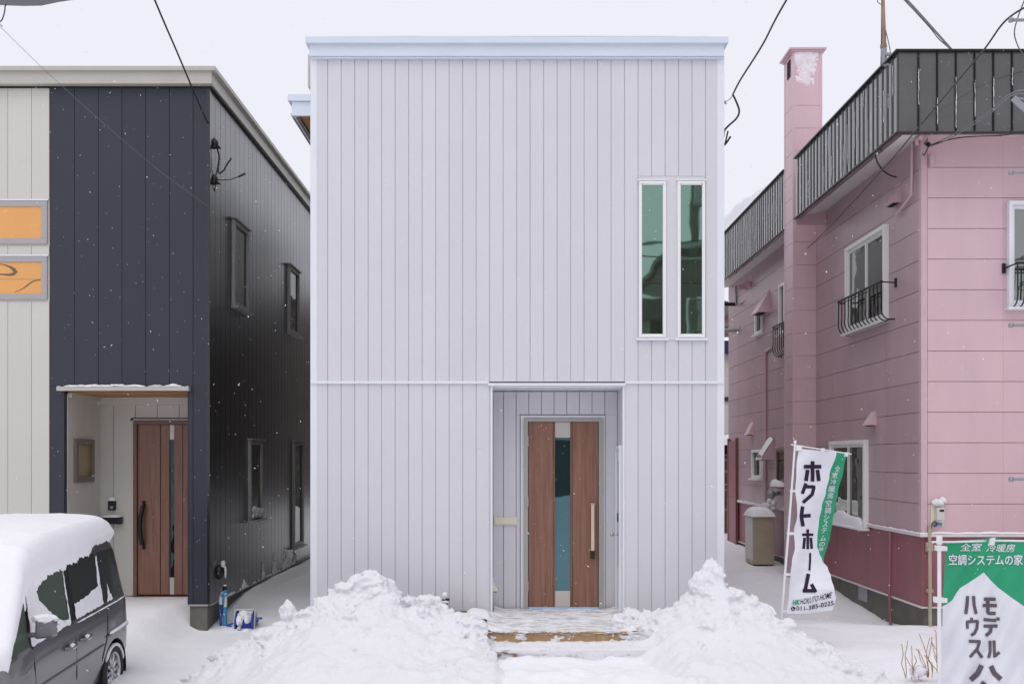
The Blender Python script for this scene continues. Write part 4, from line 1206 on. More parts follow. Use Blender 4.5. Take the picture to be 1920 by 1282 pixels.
# ================================================================ PARKED CAR
car = thing('parked_car', (0, 0, 0), 'dark grey boxy car with thick snow on its roof, parked before the navy house', 'car')
M_rot = Matrix.Rotation(R(-90 + 3.3), 4, 'Z') @ Matrix.Rotation(R(2.6), 4, 'Y')
wheel_l = Vector((-1.2, .72, .0))
car_loc = Vector((-3.91, 9.5, -.63)) - (M_rot @ wheel_l)
car.matrix_world = Matrix.Translation(car_loc) @ M_rot
HW = .738
SEC = [(0, .20), (.60, .20), (.69, .27), (.728, .45), (HW, .70), (.728, .93), (.705, 1.0), (.640, 1.46), (.605, 1.56), (.53, 1.615), (.35, 1.645), (0, 1.655)]
def zt(x): return interp([(-1.66, 1.60), (-1.5, 1.645), (-.6, 1.66), (.1, 1.65), (.48, 1.60), (.62, 1.50), (1.02, .98), (1.3, .93), (1.55, .84), (1.69, .72)], x)
def wd(x): return interp([(-1.70, .93), (-1.6, .975), (-1.3, 1), (1.2, 1), (1.5, .96), (1.66, .86), (1.7, .8)], x)
def ysec(z):
    return interp(sorted([(zz, y) for y, zz in SEC[2:]]), z)
def ysurf(x, z): return ysec(z) * wd(x)
def carmap(x, y, z):
    if x < -1.2 and z > .8: x += .13 * smooth01((-1.2 - x) / .45) * ((z - .8) / .8) ** 1.5
    return Vector((x, y, z))
stx = [-1.70, -1.66, -1.6, -1.5, -1.3, -1.05, -.8, -.5, -.2, .1, .35, .48, .56, .62, .7, .8, .92, 1.02, 1.15, 1.3, 1.42, 1.55, 1.63, 1.69]
bm = MB(True)
rows = []
for x in stx:
    top = zt(x); half = []
    for (y, z) in SEC:
        if z > .93:
            lim = min(.93, top - .02)
            z = lim + (z - .93) * (top - lim) / (1.655 - .93)
        elif z > top - .03: z = top - .03
        half.append((y * wd(x), z))
    ring = [(-y, z) for y, z in reversed(half[1:])] + half
    rows.append([carmap(x, y, z) for y, z in ring[:-1]] if False else [carmap(x, y, z) for y, z in ring])
n = len(rows[0])
vs = [p for r in rows for p in r]
fs = [(i * n + k, i * n + (k + 1), (i + 1) * n + (k + 1), (i + 1) * n + k) for i in range(len(rows) - 1) for k in range(n - 1)]
bm.add(vs, fs)
mbm = bmesh.new()
bv = [mbm.verts.new(p) for p in vs]
for f in fs: mbm.faces.new([bv[i] for i in f])
bmesh.ops.remove_doubles(mbm, verts=mbm.verts, dist=1e-4)
bmesh.ops.holes_fill(mbm, edges=[e for e in mbm.edges if e.is_boundary])
bmesh.ops.recalc_face_normals(mbm, faces=mbm.faces)
me = bpy.data.meshes.new('body'); mbm.to_mesh(me); mbm.free()
me.materials.append(M_paint); me.materials.append(M_darkin)
body = bpy.data.objects.new('body', me); COL.objects.link(body); body.parent = car
cut = MB()
for ax in (-1.2, 1.28):
    for sgn in (1, -1):
        cut.lathe([(0, -.16), (.325, -.16), (.325, .16), (0, .16)], (ax, sgn * .70, .285), axis=1, seg=32)
co = cut.build('cutter', M_darkin, None)
co.matrix_world = car.matrix_world
bpy.context.view_layer.update()
md = body.modifiers.new('arches', 'BOOLEAN'); md.operation = 'DIFFERENCE'; md.object = co; md.solver = 'EXACT'
md2 = body.modifiers.new('soft', 'BEVEL'); md2.width = .008; md2.segments = 1; md2.limit_method = 'ANGLE'; md2.angle_limit = R(50)
bpy.context.view_layer.update()
dg = bpy.context.evaluated_depsgraph_get()
nm = bpy.data.meshes.new_from_object(body.evaluated_get(dg))
body.modifiers.clear(); body.data = nm; nm.name = 'body'
bpy.data.objects.remove(co)
for p in nm.polygons: p.use_smooth = True
nm.set_sharp_from_angle(angle=R(32))

def side_panel(poly, off, sgn=1):
    us = lin(-1.8, 1.8, 37); vs2 = lin(.2, 1.7, 31)
    vv, ff = tess([poly], us, vs2)
    pts = [carmap(x, sgn * (ysurf(x, z) + off), z) for x, z in vv]
    return pts, [f for f, _ in ff]
def panel(name, poly, off, m, both=True, parent=car):
    for sgn in ((1, -1) if both else (1,)):
        mb = MB(True); p, f = side_panel(poly, off, sgn); mb.add(p, f)
        mb.build(name, m, parent, local=True)
# belt line rises slightly to the rear; x decreases to the rear
panel('front_quarter_window', [(.99, .965), (.66, .975), (.60, 1.40), (.64, 1.43)], .004, M_carglassg)
panel('front_door_window', [(.57, .985), (-.17, 1.0), (-.19, 1.50), (.42, 1.49), (.50, 1.44)], .004, M_carglassg)
panel('rear_door_window', [(-.29, 1.0), (-.93, 1.01), (-.96, 1.49), (-.30, 1.50)], .004, M_carglass)
panel('rear_quarter_window', [(-.99, 1.01), (-1.56, 1.03), (-1.57, 1.47), (-1.03, 1.49)], .004, M_carglass)
panel('pillar_trim', [(-.175, .99), (-.285, .99), (-.295, 1.51), (-.195, 1.51)], .003, M_black)
def seam(pts, nm='door_seam', r=.006):
    mb = MB()
    mb.tube([carmap(x, ysurf(x, z) + .0005, z) for x, z in pts], r, 5)
    mb.build(nm, M_darkin, car, local=True)
seam([(.60, .97), (.60, .8), (.58, .55), (.5, .3)])
seam([(-.235, .98), (-.24, .8), (-.25, .5), (-.25, .28)])
seam([(-1.0, .98), (-1.03, .85), (-.98, .65), (-.88, .5), (-.86, .3)])
for (a, b_) in ((-.03, .62), (-1.0, -.34)): pass
for hx_ in (-.08, -.42):
    mb = MB(True)
    y0 = ysurf(hx_, .80)
    mb.tube([carmap(hx_ + .09, y0, .80), carmap(hx_ + .075, y0 + .035, .80), carmap(hx_, y0 + .045, .805), carmap(hx_ - .075, y0 + .035, .80), carmap(hx_ - .09, y0, .80)], [.014, .017, .017, .017, .014], 8)
    hd = mb.build('door_handle', M_paint, car, local=True)
    mb = MB(True); mb.blob(carmap(hx_ + .04, y0 + .045, .825), .03, 2, .4, 2, 3, (1.3, .6, .5)); mb.blob(carmap(hx_ - .04, y0 + .03, .785), .028, 2, .4, 2, 5, (1.4, .5, .5)); mb.build('snow_cap', M_clump, hd, local=True)
mb = MB(True); mb.tube([carmap(x, ysurf(x, .62) + .004, .62) for x in lin(-.9, .5, 12)], .012, 6); mb.build('crease', M_paint, car, local=True)
# snow that lies in a strip above the rear arch
mb = MB(True); mb.tube([carmap(x, ysurf(x, .68) + .012, .68 - .0) for x in lin(-1.62, -.95, 14)], [.004] + [.012] * 12 + [.004], 6)
mb.build('arch_lip', M_paint, car, local=True)
mb = MB(True); mb.tube([carmap(x, ysurf(x, .7) + .014, .70) for x in lin(-1.6, -1.02, 12)], [.006] + [.016] * 10 + [.006], 6); mb.build('lip_snow', M_snow, car, local=True)
# arch lining
mb = MB(True)
for ax in (-1.2, 1.28):
    for sgn in (1, -1):
        mb.lathe([(.33, -.14), (.33, .05)], (ax, sgn * .68, .285), axis=1, seg=32)
        mb.lathe([(.0, -.13), (.33, -.13)], (ax, sgn * .68, .285), axis=1, seg=32) if sgn > 0 else mb.lathe([(.0, .13), (.33, .13)], (ax, sgn * .68, .285), axis=1, seg=32)
mb.build('arch_lining', M_darkin, car, local=True)
def wheel(ax, sgn):
    c = Vector((ax, sgn * .655, .285))
    mb = MB(True)
    mb.lathe([(.19, -.075), (.24, -.08), (.268, -.06), (.278, -.03), (.278, .03), (.268, .06), (.24, .078), (.20, .075), (.19, .06)], c, axis=1, seg=36)
    ty = mb.build('wheel', M_rubber, car, local=True)
    mb = MB(True)
    mb.lathe([(.19, -.07), (.195, .066), (.18, .070), (.172, .05), (.165, -.05)], c if sgn > 0 else c, axis=1, seg=36)
    for k in range(10):
        a = 2 * math.pi * k / 10
        d = Vector((math.cos(a), 0, math.sin(a))); pz = Vector((-math.sin(a), 0, math.cos(a)))
        o1 = c + d * .03 + Vector((0, sgn * .052, 0)); o2 = c + d * .178 + Vector((0, sgn * .06, 0))
        vs_ = [o1 - pz * .012, o1 + pz * .012, o2 + pz * .020, o2 - pz * .020]
        mb.prism(vs_, (0, -sgn * .022, 0))
    mb.lathe([(0, .058 * sgn), (.035, .056 * sgn), (.04, .03 * sgn)], c, axis=1, seg=20)
    mb.build('rim', M_alloy, ty, local=True)
    mb = MB(); mb.lathe([(0, .0), (.165, .0)], c, axis=1, seg=24); mb.build('brake_disc', M_darkin, ty, local=True)
    if sgn > 0:
        mb = MB(True); mb.tube([c + Vector((math.cos(a) * .262, .07, math.sin(a) * .262)) for a in lin(.6, 2.9, 16)], [.006] + [.018] * 14 + [.006], 6); mb.build('tyre_snow', M_clump, ty, local=True)
for ax in (-1.2, 1.28):
    for sgn in (1, -1): wheel(ax, sgn)
# mirror
mb = MB(True)
mb.smooth = False; mb.prism([(.60, .765, 1.04), (.60, .925, 1.055), (.60, .925, 1.19), (.60, .775, 1.20)], (.085, 0, 0)); mb.box(.61, .67, .66, .80, 1.05, 1.09)
mi = mb.build('door_mirror', M_paint, car, local=True, bevel=.025)
mb = MB(True); mb.tube([(.597, .86, 1.125), (.597, .927, 1.135), (.64, .929, 1.135)], .010, 6); mb.build('mirror_stripe', M_whitepl, mi, local=True)
# headlight, bumper, tail light
for sgn in (1, -1):
    mb = MB(True); mb.blob((1.56, sgn * .56, .70), .14, 2, .02, 1, 1, (.6, .7, .6)); mb.build('headlight', M_tanklight, car, local=True)
    mb = MB(True); mb.box(-1.705, -1.66, sgn * .58, sgn * .655, .62, 1.0); mb.build('tail_light', M_maroon, car, local=True, bevel=.01)
# windscreen (under snow)
mb = MB(True)
mb.grid(lambda u, v: (u, v * .60, zt(u) + .005 - .03 * abs(v) ** 2), lin(.60, 1.0, 8), lin(-1, 1, 10)); mb.build('windscreen', M_carglass, car, local=True)
# thick snow on roof, windscreen and bonnet
def carsnow(x, v):
    th = .19 * interp([(-1.58, .35), (-1.50, .8), (-1.3, 1), (.3, 1.0), (.6, .9), (1.0, .65), (1.45, .5), (1.62, .2)], x)
    top = zt(min(max(x, -1.5), 1.66))
    hw = .62 if x < .55 else interp([(.55, .62), (1.05, .70), (1.7, .64)], x)
    s_ = 1 if v >= 0 else -1; a = abs(v)
    drop = interp([(-1.58, .02), (-1.0, .03), (-.9, .09), (-.3, .12), (.1, .13), (.35, .16), (.6, .20), (.9, .05), (1.3, .03), (1.7, .02)], x)
    rag = .035 * fbm(x * 7, 3 * s_, 1) + .016 * fbm(x * 30, 1, 4)
    if a < .7:
        k = a / .7
        y = k * (hw - .06); z = top + th * (1 - .16 * k ** 3) + .012 * fbm(x * 2, y * 3, 6)
    elif a < .85:
        k = (a - .7) / .15; an = k * math.pi / 2
        y = hw - .06 + math.sin(an) * .10; z = top - .02 + (th * .84 + .02) * math.cos(an) ** .8
    else:
        k = (a - .85) / .15
        z = top - .02 - k * (drop + rag + .05); y = hw + .04 - k * .012
        if x < .62: y = max(y - .03 * k, ysurf(x, min(z, 1.6)) + .028 * (1 - .8 * k))
    return carmap(x, s_ * y, z)
s = MB(True); s.grid(carsnow, lin(-1.58, 1.64, 320), lin(-1, 1, 91)); s.build('roof_snow', M_snow, car, local=True)
# snow stuck on the side glass and sills
def side_snow(name, poly, th, seed, parent=car):
    us = lin(-1.8, 1.8, 145); vs2 = lin(.2, 1.7, 61)
    vv, ff = tess([poly], us, vs2)
    cxp = sum(p[0] for p in poly) / len(poly); czp = sum(p[1] for p in poly) / len(poly)
    mb = MB(True)
    pts = [carmap(x + .012 * fbm(x * 30, z * 30, seed), ysurf(x, z) + .006 + th * (.6 + .6 * fbm(x * 9, z * 9, seed)), z + .014 * fbm(x * 26, z * 26, seed + 5)) for x, z in vv]
    mb.add(pts, [f for f, _ in ff])
    return mb.build(name, M_clump, parent, local=True)
side_snow('window_snow', [(-.31, .995), (-.96, 1.0), (-.97, 1.16), (-.93, 1.19), (-.62, 1.15), (-.36, 1.13), (-.31, 1.14)], .012, 2)
side_snow('window_snow', [(-.90, 1.15), (-.97, 1.15), (-.985, 1.46), (-.95, 1.46)], .008, 4)
side_snow('window_snow', [(-1.22, 1.0), (-1.06, 1.0), (-1.11, 1.08), (-1.13, 1.17), (-1.17, 1.09)], .01, 5)
side_snow('window_snow', [(.62, .97), (-.15, .985), (-.17, 1.02), (.0, 1.05), (.12, 1.08), (.22, 1.18), (.36, 1.30), (.44, 1.47), (.56, 1.50), (.60, 1.45), (.60, 1.2)], .016, 6)
side_snow('window_snow', [(-.15, .99), (-.18, .99), (-.19, 1.48), (-.175, 1.48)], .006, 9)
s = MB(True)
s.blob((.645, .835, 1.20), .072, 3, .3, 2.2, 3, (.7, 1.4, .5))
s.build('mirror_snow', M_clump, mi, local=True)
s = MB(True); s.tube([carmap(x, ysurf(x, .955) + .008, .965) for x in lin(-1.58, -.3, 20)], [.004] + [random.uniform(.004, .01) for _ in range(18)] + [.004], 5); s.build('belt_snow', M_snow, car, local=True)

# ================================================================ BANNERS
def zoomed(ox, oy, sc_): return lambda x, y: (ox + x / sc_, oy + y / sc_)
A1 = zoomed(1460, 800, 3.372)
rowL = [(140, 125), (250, 113), (300, 112), (405, 105), (500, 116), (560, 118), (660, 96), (760, 103), (850, 84), (930, 75), (1050, 66), (1180, 50)]
rowG = [(140, 365), (300, 320), (405, 298), (500, 272), (600, 254), (700, 244), (760, 243), (800, 256), (850, 275), (905, 312), (960, 331), (1050, 353), (1100, 362), (1150, 349), (1185, 338)]
rowR = [(140, 430), (250, 410), (405, 375), (500, 358), (600, 340), (700, 325), (760, 309), (800, 294), (840, 286), (900, 280), (1185, 300)]
D1 = 10.2
def b1(x, y, lift=0.0):
    L_, G_, R_ = sinterp(rowL, y), sinterp(rowG, y), sinterp(rowR, y)
    wfull = (G_ - L_) / .8
    off = math.sqrt(max(0, 357 ** 2 - min(350, wfull) ** 2)) / 357 * .6
    s_ = (x - L_) / wfull
    d = D1 + off * max(0, s_) ** 1.2 + .018 * math.sin(s_ * 9 + y * .012) + .012 * math.sin(y * .02 + s_ * 4)
    px, py = A1(x, y)
    return P(px, py, d - lift)
ban = thing('banner', (X(1465, D1), D1, -.2), 'tall white banner with green edge and large dark lettering planted in the snow', 'banner')
m = MB(True)
ysr = lin(0, 1, 90)
def cloth(u, t):
    y0 = 140 + (1178 - 140) * t
    L_, G_ = sinterp(rowL, y0), sinterp(rowG, y0)
    x = L_ + (G_ - L_) * u
    ysh = (22 - 46 * t) * (u - .1) + (7 * math.sin(u * 3.0) if t > .97 else 0)
    return b1(x, y0 + ysh)
m.cur = 0; m.grid(cloth, lin(0, 1, 30), ysr)
def gcloth(u, t):
    y0 = 140 + (1178 - 140) * t
    G_, R_ = sinterp(rowG, y0), sinterp(rowR, y0)
    x = G_ + (R_ - G_) * u
    ysh = (22 - 46 * t) * (.9 + .2 * u)
    back = .0 if y0 < 760 else .09 * smooth01((y0 - 760) / 90) * u
    return b1(x, y0 + ysh, -.002 - back)
m.cur = 1; m.grid(gcloth, lin(0, 1, 10), [t for t in ysr if 140 + 1038 * t < 985])
bc = m.build('cloth', [M_flagw, M_flagg], ban)
def letters(mb, body, box, fn, offset=.0, curve=None, n=(8, 8), lift=.008, skew=0.0):
    """box: x0,x1,y0,y1 in the flag's own picture grid; curve: y centre shift along x"""
    v, f = text2d(body, offset)
    v, f = tess_mesh(v, f, [i / n[0] for i in range(1, n[0])], [i / n[1] for i in range(1, n[1])])
    pts = []
    for a, c in v:
        x = box[0] + (box[1] - box[0]) * a; y = box[2] + (box[3] - box[2]) * c
        if skew: x -= skew * (c - .5)
        if curve: y += interp(curve, x)
        pts.append(fn(x, y, lift))
    mb.add(pts, f, False)
def strokes(mb, lines, box, fn, th, lift=.008):
    for ln in lines:
        t_ = ln[0] if not isinstance(ln[0], tuple) else th
        pts = [p for p in ln if isinstance(p, tuple)]
        fine = []
        for (a, c), (d, e) in zip(pts, pts[1:]):
            k = 8
            fine += [(a + (d - a) * i / k, c + (e - c) * i / k) for i in range(k)]
        fine.append(pts[-1])
        W_, H_ = box[1] - box[0], box[3] - box[2]
        Q = [Vector((box[0] + a * W_, box[2] + c * H_)) for a, c in fine]
        n_ = len(Q); A, B = [], []
        for i in range(n_):
            d = Q[min(i + 1, n_ - 1)] - Q[max(i - 1, 0)]; d.normalize(); nn = Vector((-d.y, d.x)) * t_ / 2
            A.append(Q[i] + nn); B.append(Q[i] - nn)
        mb.add([fn(p.x, p.y, lift) for p in A + B], [(i, i + 1, n_ + i + 1, n_ + i) for i in range(n_ - 1)], False)
KANA = {
 'ho': [[(.0, .27), (1, .27)], [(.5, 0), (.5, 1)], [(.22, .42), (.12, .98)], [(.78, .42), (.86, .98)]],
 'ku': [[(.34, .0), (.08, .52)], [(.26, .17), (.92, .17), (.78, .56), (.12, .97)]],
 'to': [[(.2, 0), (.06, .5), (.24, 1)], [(.06, .49), (1.0, .46)]],
 'bar': [[(.6, 0), (.55, .5), (.4, 1)]],
 'mu': [[(.42, 0), (.2, .86)], [(.02, .9), (.9, .9)], [(.62, .55), (.92, .98)]],
}
m = MB()
strokes(m, KANA['ho'], (160, 270, 217, 345), b1, 24)
strokes(m, KANA['ku'], (143, 232, 357, 482), b1, 21)
strokes(m, KANA['to'], (140, 203, 502, 628), b1, 23)
strokes(m, KANA['ho'], (150, 219, 647, 772), b1, 17)
strokes(m, KANA['bar'], (185, 210, 796, 906), b1, 13)
strokes(m, KANA['mu'], (150, 242, 927, 1046), b1, 23)
letters(m, 'HOKUTO HOME', (138, 336, 1067, 1103), b1, .003, [(138, 18), (190, 12), (240, -1), (336, -24)], (22, 4), skew=8)
letters(m, '011-385-0225', (112, 348, 1117, 1145), b1, .006, [(112, 14), (180, 16), (225, 4), (348, -20)], (24, 4))
cc = [(92 + 14 * math.cos(a), 1147 + 13 * math.sin(a)) for a in lin(0, 2 * math.pi, 17)[:-1]]
vv, ff = tess([cc], [], []); m.add([b1(x, y, .008) for x, y in vv], [f for f, _ in ff], False)
m.build('lettering', M_ink, ban)
m = MB(); strokes(m, [[4, (85, 1139), (88, 1149), (98, 1155)]], (0, 1, 0, 1), b1, 4, .011); m.build('phone_mark', M_flagw, ban)
m = MB()
letters(m, 'HK', (90, 136, 1092, 1123), b1, .05, [(90, 2), (136, -2)], (6, 4), skew=5); m.build('emblem', M_inkgreen, ban)
m = MB()
for ch_, x0, x1, y0, y1 in (('全', 355, 388, 245, 283), ('室', 337, 373, 288, 322), ('冷', 328, 365, 330, 365), ('暖', 316, 357, 372, 412), ('房', 308, 345, 415, 455), ('空', 300, 335, 462, 500), ('調', 292, 330, 507, 546), ('シ', 285, 318, 552, 590), ('ス', 280, 310, 595, 632), ('テ', 272, 305, 637, 672), ('ム', 264, 300, 685, 720), ('の', 257, 292, 727, 755), ('家', 252, 285, 760, 783)):
    letters(m, ch_, (x0, x1, y0, y1), b1, .006, None, (3, 3), skew=6)
m.build('side_lettering', M_flagw, ban)
m = MB()
def a1(x, y, d=D1 - .01): px, py = A1(x, y); return P(px, py, d)
m.tube([a1(104, 104), a1(60, 690), a1(6, 1330)], [.011, .012, .014], 8)
m.tube([a1(78, 112), a1(200, 131, D1), a1(458, 172, D1 + .25)], .007, 6)
m.lathe([(.0, .03), (.014, .03), (.015, 0)], a1(104, 104), axis=2, seg=10)
m.build('pole', M_whitepl, ban)
for (x0, y0, x1, y1) in ((112, 118, 146, 150), (75, 397, 110, 412), (56, 664, 98, 682), (38, 924, 80, 940), (28, 1158, 54, 1170)):
    m = MB(); a = [a1(x0, y0, D1 - .018), a1(x1, y0 + 2, D1 - .012), a1(x1, y1, D1 - .012), a1(x0, y1, D1 - .018)]
    m.prism(a, (0, .03, 0)); m.build('tie', M_whitepl, ban)
for (x0, y0) in ((282, 138), (432, 164)):
    m = MB(); dd = D1 + .1 if x0 < 400 else D1 + .22
    m.prism([a1(x0 - 9, y0 - 4, dd), a1(x0 + 11, y0 - 2, dd), a1(x0 + 4, y0 + 24, dd), a1(x0 - 16, y0 + 22, dd)], (0, .02, 0)); m.build('tie', M_whitepl, ban)

A2 = zoomed(1740, 990, 4.389)
D2 = 7.0
def b2(x, y, lift=0.0):
    px, py = A2(x, y)
    t = (y - 105) / 1900
    d = D2 + (.02 * math.sin(x * .022 + y * .004) + .022 * math.sin(x * .011 - y * .007 + 1) + .012 * math.sin((x + y * .5) * .04)) * (.4 + t * 1.2) + .05 * t * math.sin(x * .008)
    return P(px, py, d - lift)
ban2 = thing('banner', (X(1760, D2), D2, -.6), 'green and white banner with a house shaped point, nearest the right edge', 'banner')
lead = lambda y: interp([(105, 140), (300, 130), (640, 120), (900, 113), (1300, 108), (1950, 112)], y)
bnd = [(120, 640), (160, 620), (200, 590), (235, 530), (265, 490), (330, 450), (395, 408), (458, 362), (520, 432), (580, 490), (680, 565), (790, 640), (815, 655)]
green = [(140, 107)] + [(300, 98), (470, 84), (540, 76), (620, 86), (815, 100)] + bnd[::-1]
whitep = bnd + [(812, 1900), (112, 1900)]
vv, ff = tess([green, whitep], lin(110, 815, 40), lin(80, 1900, 75))
m = MB(True)
vpts = [b2(x + (lead(y) - 120) * max(0, 1 - (x - 110) / 100) * .5, y) for x, y in vv]
m.cur = 0; m.add(vpts, [f for f, k in ff if k == 0]); m.cur = 1; m.add(vpts, [f for f, k in ff if k == 1])
m.build('cloth', [M_flagg, M_flagw], ban2)
m = MB()
letters(m, '全室', (268, 440, 122, 185), b2, .006, None, (10, 5), skew=12); letters(m, '冷暖房', (485, 715, 128, 195), b2, .006, None, (12, 5), skew=14)
letters(m, '空調システムの家', (172, 780, 212, 302), b2, .014, [(172, 0), (450, 4), (780, 2)], (28, 5))
m.build('slogan', M_flagw, ban2)
m = MB()
for nme, lines, bx, th in (
  ('mo', [[(.08, .13), (.92, .13)], [(0, .47), (1, .47)], [(.36, .13), (.36, .84), (.46, .9), (.92, .9)]], (452, 566, 563, 714), 28),
  ('te', [[(.0, .10), (.80, .16)], [(0, .45), (.88, .45)], [(.48, .45), (.44, .75), (.14, .97)], [14, (.84, .0), (.87, .16)], [14, (.95, 0), (.98, .16)]], (458, 588, 733, 888), 27),
  ('ru', [[(.2, .02), (.2, .6), (.08, .97)], [(.5, .0), (.56, .95)], [(.56, .9), (.96, .66)]], (490, 594, 920, 1068), 25),
  ('ha', [[(.24, .02), (.2, .5), (.1, .98)], [(.68, .02), (.72, .5), (.88, .98)]], (300, 410, 553, 706), 27),
  ('u', [[(.42, 0), (.44, .2)], [(.12, .6), (.08, .22), (.9, .2), (.84, .6), (.66, .85), (.4, .96)]], (312, 420, 733, 886), 24),
  ('su', [[(.04, .09), (.78, .09), (.62, .5), (.1, .95)], [(.55, .52), (.95, .98)]], (332, 452, 915, 1066), 25),
  ('ko', [[(.38, .0), (.26, .25), (.06, .44)], [(.66, .02), (.76, .24), (.96, .42)], [(.46, .5), (.22, .92), (.82, .88)], [(.66, .66), (.9, .98)]], (335, 612, 1125, 1400), 42)):
    strokes(m, lines, bx, b2, th, .006)
m.build('lettering', M_inkgrey, ban2)
m = MB()
def a2(x, y, d=D2 - .02): px, py = A2(x, y); return P(px, py, d)
m.tube([a2(93, 82), a2(93, 130), a2(94, 1000), a2(97, 2150)], [.014, .0135, .014, .015], 10)
m.lathe([(0, .03), (.02, .03), (.021, 0), (.021, -.03)], a2(93, 95), axis=2, seg=12)
m.tube([a2(34, 112), a2(200, 112), a2(540, 102, D2), a2(830, 104, D2)], .008, 6)
m.build('pole', M_whitepl, ban2)
for (x0, y0, x1, y1) in ((76, 142, 160, 186), (64, 566, 160, 612), (66, 1190, 118, 1232)):
    m = MB(); m.prism([a2(x0, y0, D2 - .036), a2(x1, y0 + 8, D2 - .03), a2(x1, y1, D2 - .03), a2(x0, y1, D2 - .036)], (0, .045, 0)); m.build('tie', M_whitepl, ban2)
m = MB(); m.prism([a2(520, 84, D2 - .03), a2(556, 78, D2 - .03), a2(548, 136, D2 - .03), a2(502, 140, D2 - .03)], (0, .03, 0)); m.build('tie', M_whitepl, ban2)

# ================================================================ OIL TANK BETWEEN THE HOUSES
TY = 17.7
tk = thing('oil_tank', (X(1432, TY), TY + .3, -.25), 'beige metal fuel tank cabinet capped with snow beside the pink house', 'tank')
tx0, tx1 = X(1412, TY), X(1452, TY)
m = MB(); m.box(tx0, tx1, TY, TY + .56, Z(1058, TY), Z(968, TY)); m.build('cabinet', M_tank, tk, bevel=.012)
m = MB(); m.box(tx0 - .012, tx0 - .001, TY + .01, TY + .55, Z(1050, TY), Z(970, TY)); sp_ = m.build('side_panel', M_tanklight, tk, bevel=.004)
for yy in (.18, .38):
    m = MB(); m.lathe([(.0, .004), (.02, .004), (.02, 0)], (tx0 - .0135, TY + yy, Z(1003, TY)), axis=0, seg=10); m.build('screw', M_darkin, sp_)
for (xx, yy) in ((tx0 + .04, TY + .05), (tx1 - .04, TY + .05), (tx0 + .04, TY + .5), (tx1 - .04, TY + .5)):
    m = MB(); m.tube([(xx, yy, -.45), (xx, yy, Z(1058, TY) + .01)], .018, 6); m.build('leg', M_iron, tk)
s = MB(True); snow_cap(s, tx0 - .04, tx1 + .03, TY - .04, TY + .6, Z(968, TY), .17, 18, 2, .25); s.build('snow_cap', M_snow, tk)
m = MB(); m.lathe([(.05, 0), (.07, .02), (.07, .12), (.04, .14), (0, .14)], (KX - .16, TY + .3, Z(935, TY)), axis=2, seg=14); m.tube([(KX, TY + .3, Z(925, TY)), (KX - .16, TY + .3, Z(930, TY)), (KX - .16, TY + .3, Z(968, TY))], .04); m.build('flue', M_galv, tk)
s = MB(True)
for q in range(8): s.blob((KX - .2 + random.gauss(0, .07), TY + .25, Z(948, TY) + random.gauss(0, .06)), .06, 2, .4, 2.5, q)
s.build('flue_snow', M_clump, tk)

# ================================================================ WATER STANDPIPE AND HOSE REEL
SYd = 11.92
sp = thing('standpipe', (X(421, SYd), SYd, -.36), 'bright blue frost proof standpipe with black cap by the navy house corner', 'standpipe')
xq = X(422, SYd)
m = MB(); m.tube([(xq, SYd, -.6), (xq, SYd, Z(1137, SYd))], .026, 12); m.build('pipe', M_cyan, sp)
m = MB(); m.tube([(xq + .003, SYd, Z(1137, SYd)), (xq + .003, SYd, Z(1110, SYd))], .022, 12); m.tube([(xq - .05, SYd - .01, Z(1132, SYd)), (xq - .05, SYd - .01, Z(1118, SYd)), (xq - .03, SYd - .01, Z(1110, SYd)), (xq, SYd, Z(1108, SYd))], [.024, .02, .014, .014], 10); m.build('spout', M_whitepl, sp)
m = MB(); m.tube([(xq, SYd, Z(1110, SYd)), (xq, SYd, Z(1098, SYd))], [.027, .03], 12); m.build('cap', M_black, sp)
m = MB(); m.tube([(xq - .04, SYd - .03, Z(1116, SYd)), (xq, SYd - .035, Z(1108, SYd)), (xq + .02, SYd - .02, Z(1106, SYd)), (xq + .03, SYd, Z(1113, SYd)), (xq - .01, SYd - .03, Z(1118, SYd)), (xq - .015, SYd - .03, Z(1130, SYd))], .014, 8); m.build('tap', M_cyan, sp)
m = MB(); m.tube([(xq - .05, SYd - .012, Z(1131, SYd)), (xq - .05, SYd - .02, Z(1160, SYd)), (xq - .042, SYd - .03, -.42)], .016, 8); m.tube([(xq + .03, SYd - .04, Z(1172, SYd)), (xq + .09, SYd - .06, Z(1172, SYd)), (xq + .13, SYd - .08, -.40)], .012, 8); m.tube([(xq + .02, SYd, Z(1172, SYd)), (xq + .09, SYd, Z(1168.5, SYd)), (xq + .16, SYd, Z(1168, SYd))], .010, 8); m.build('hose', M_blue, sp)
s = MB(True); s.blob((xq, SYd, Z(1097, SYd)), .024, 2, .2, 2, 1, (1, 1, .5)); s.blob((xq - .01, SYd - .06, -.37), .055, 2, .3, 2, 3, (1.3, 1, .6)); s.build('snow_cap', M_snow, sp)

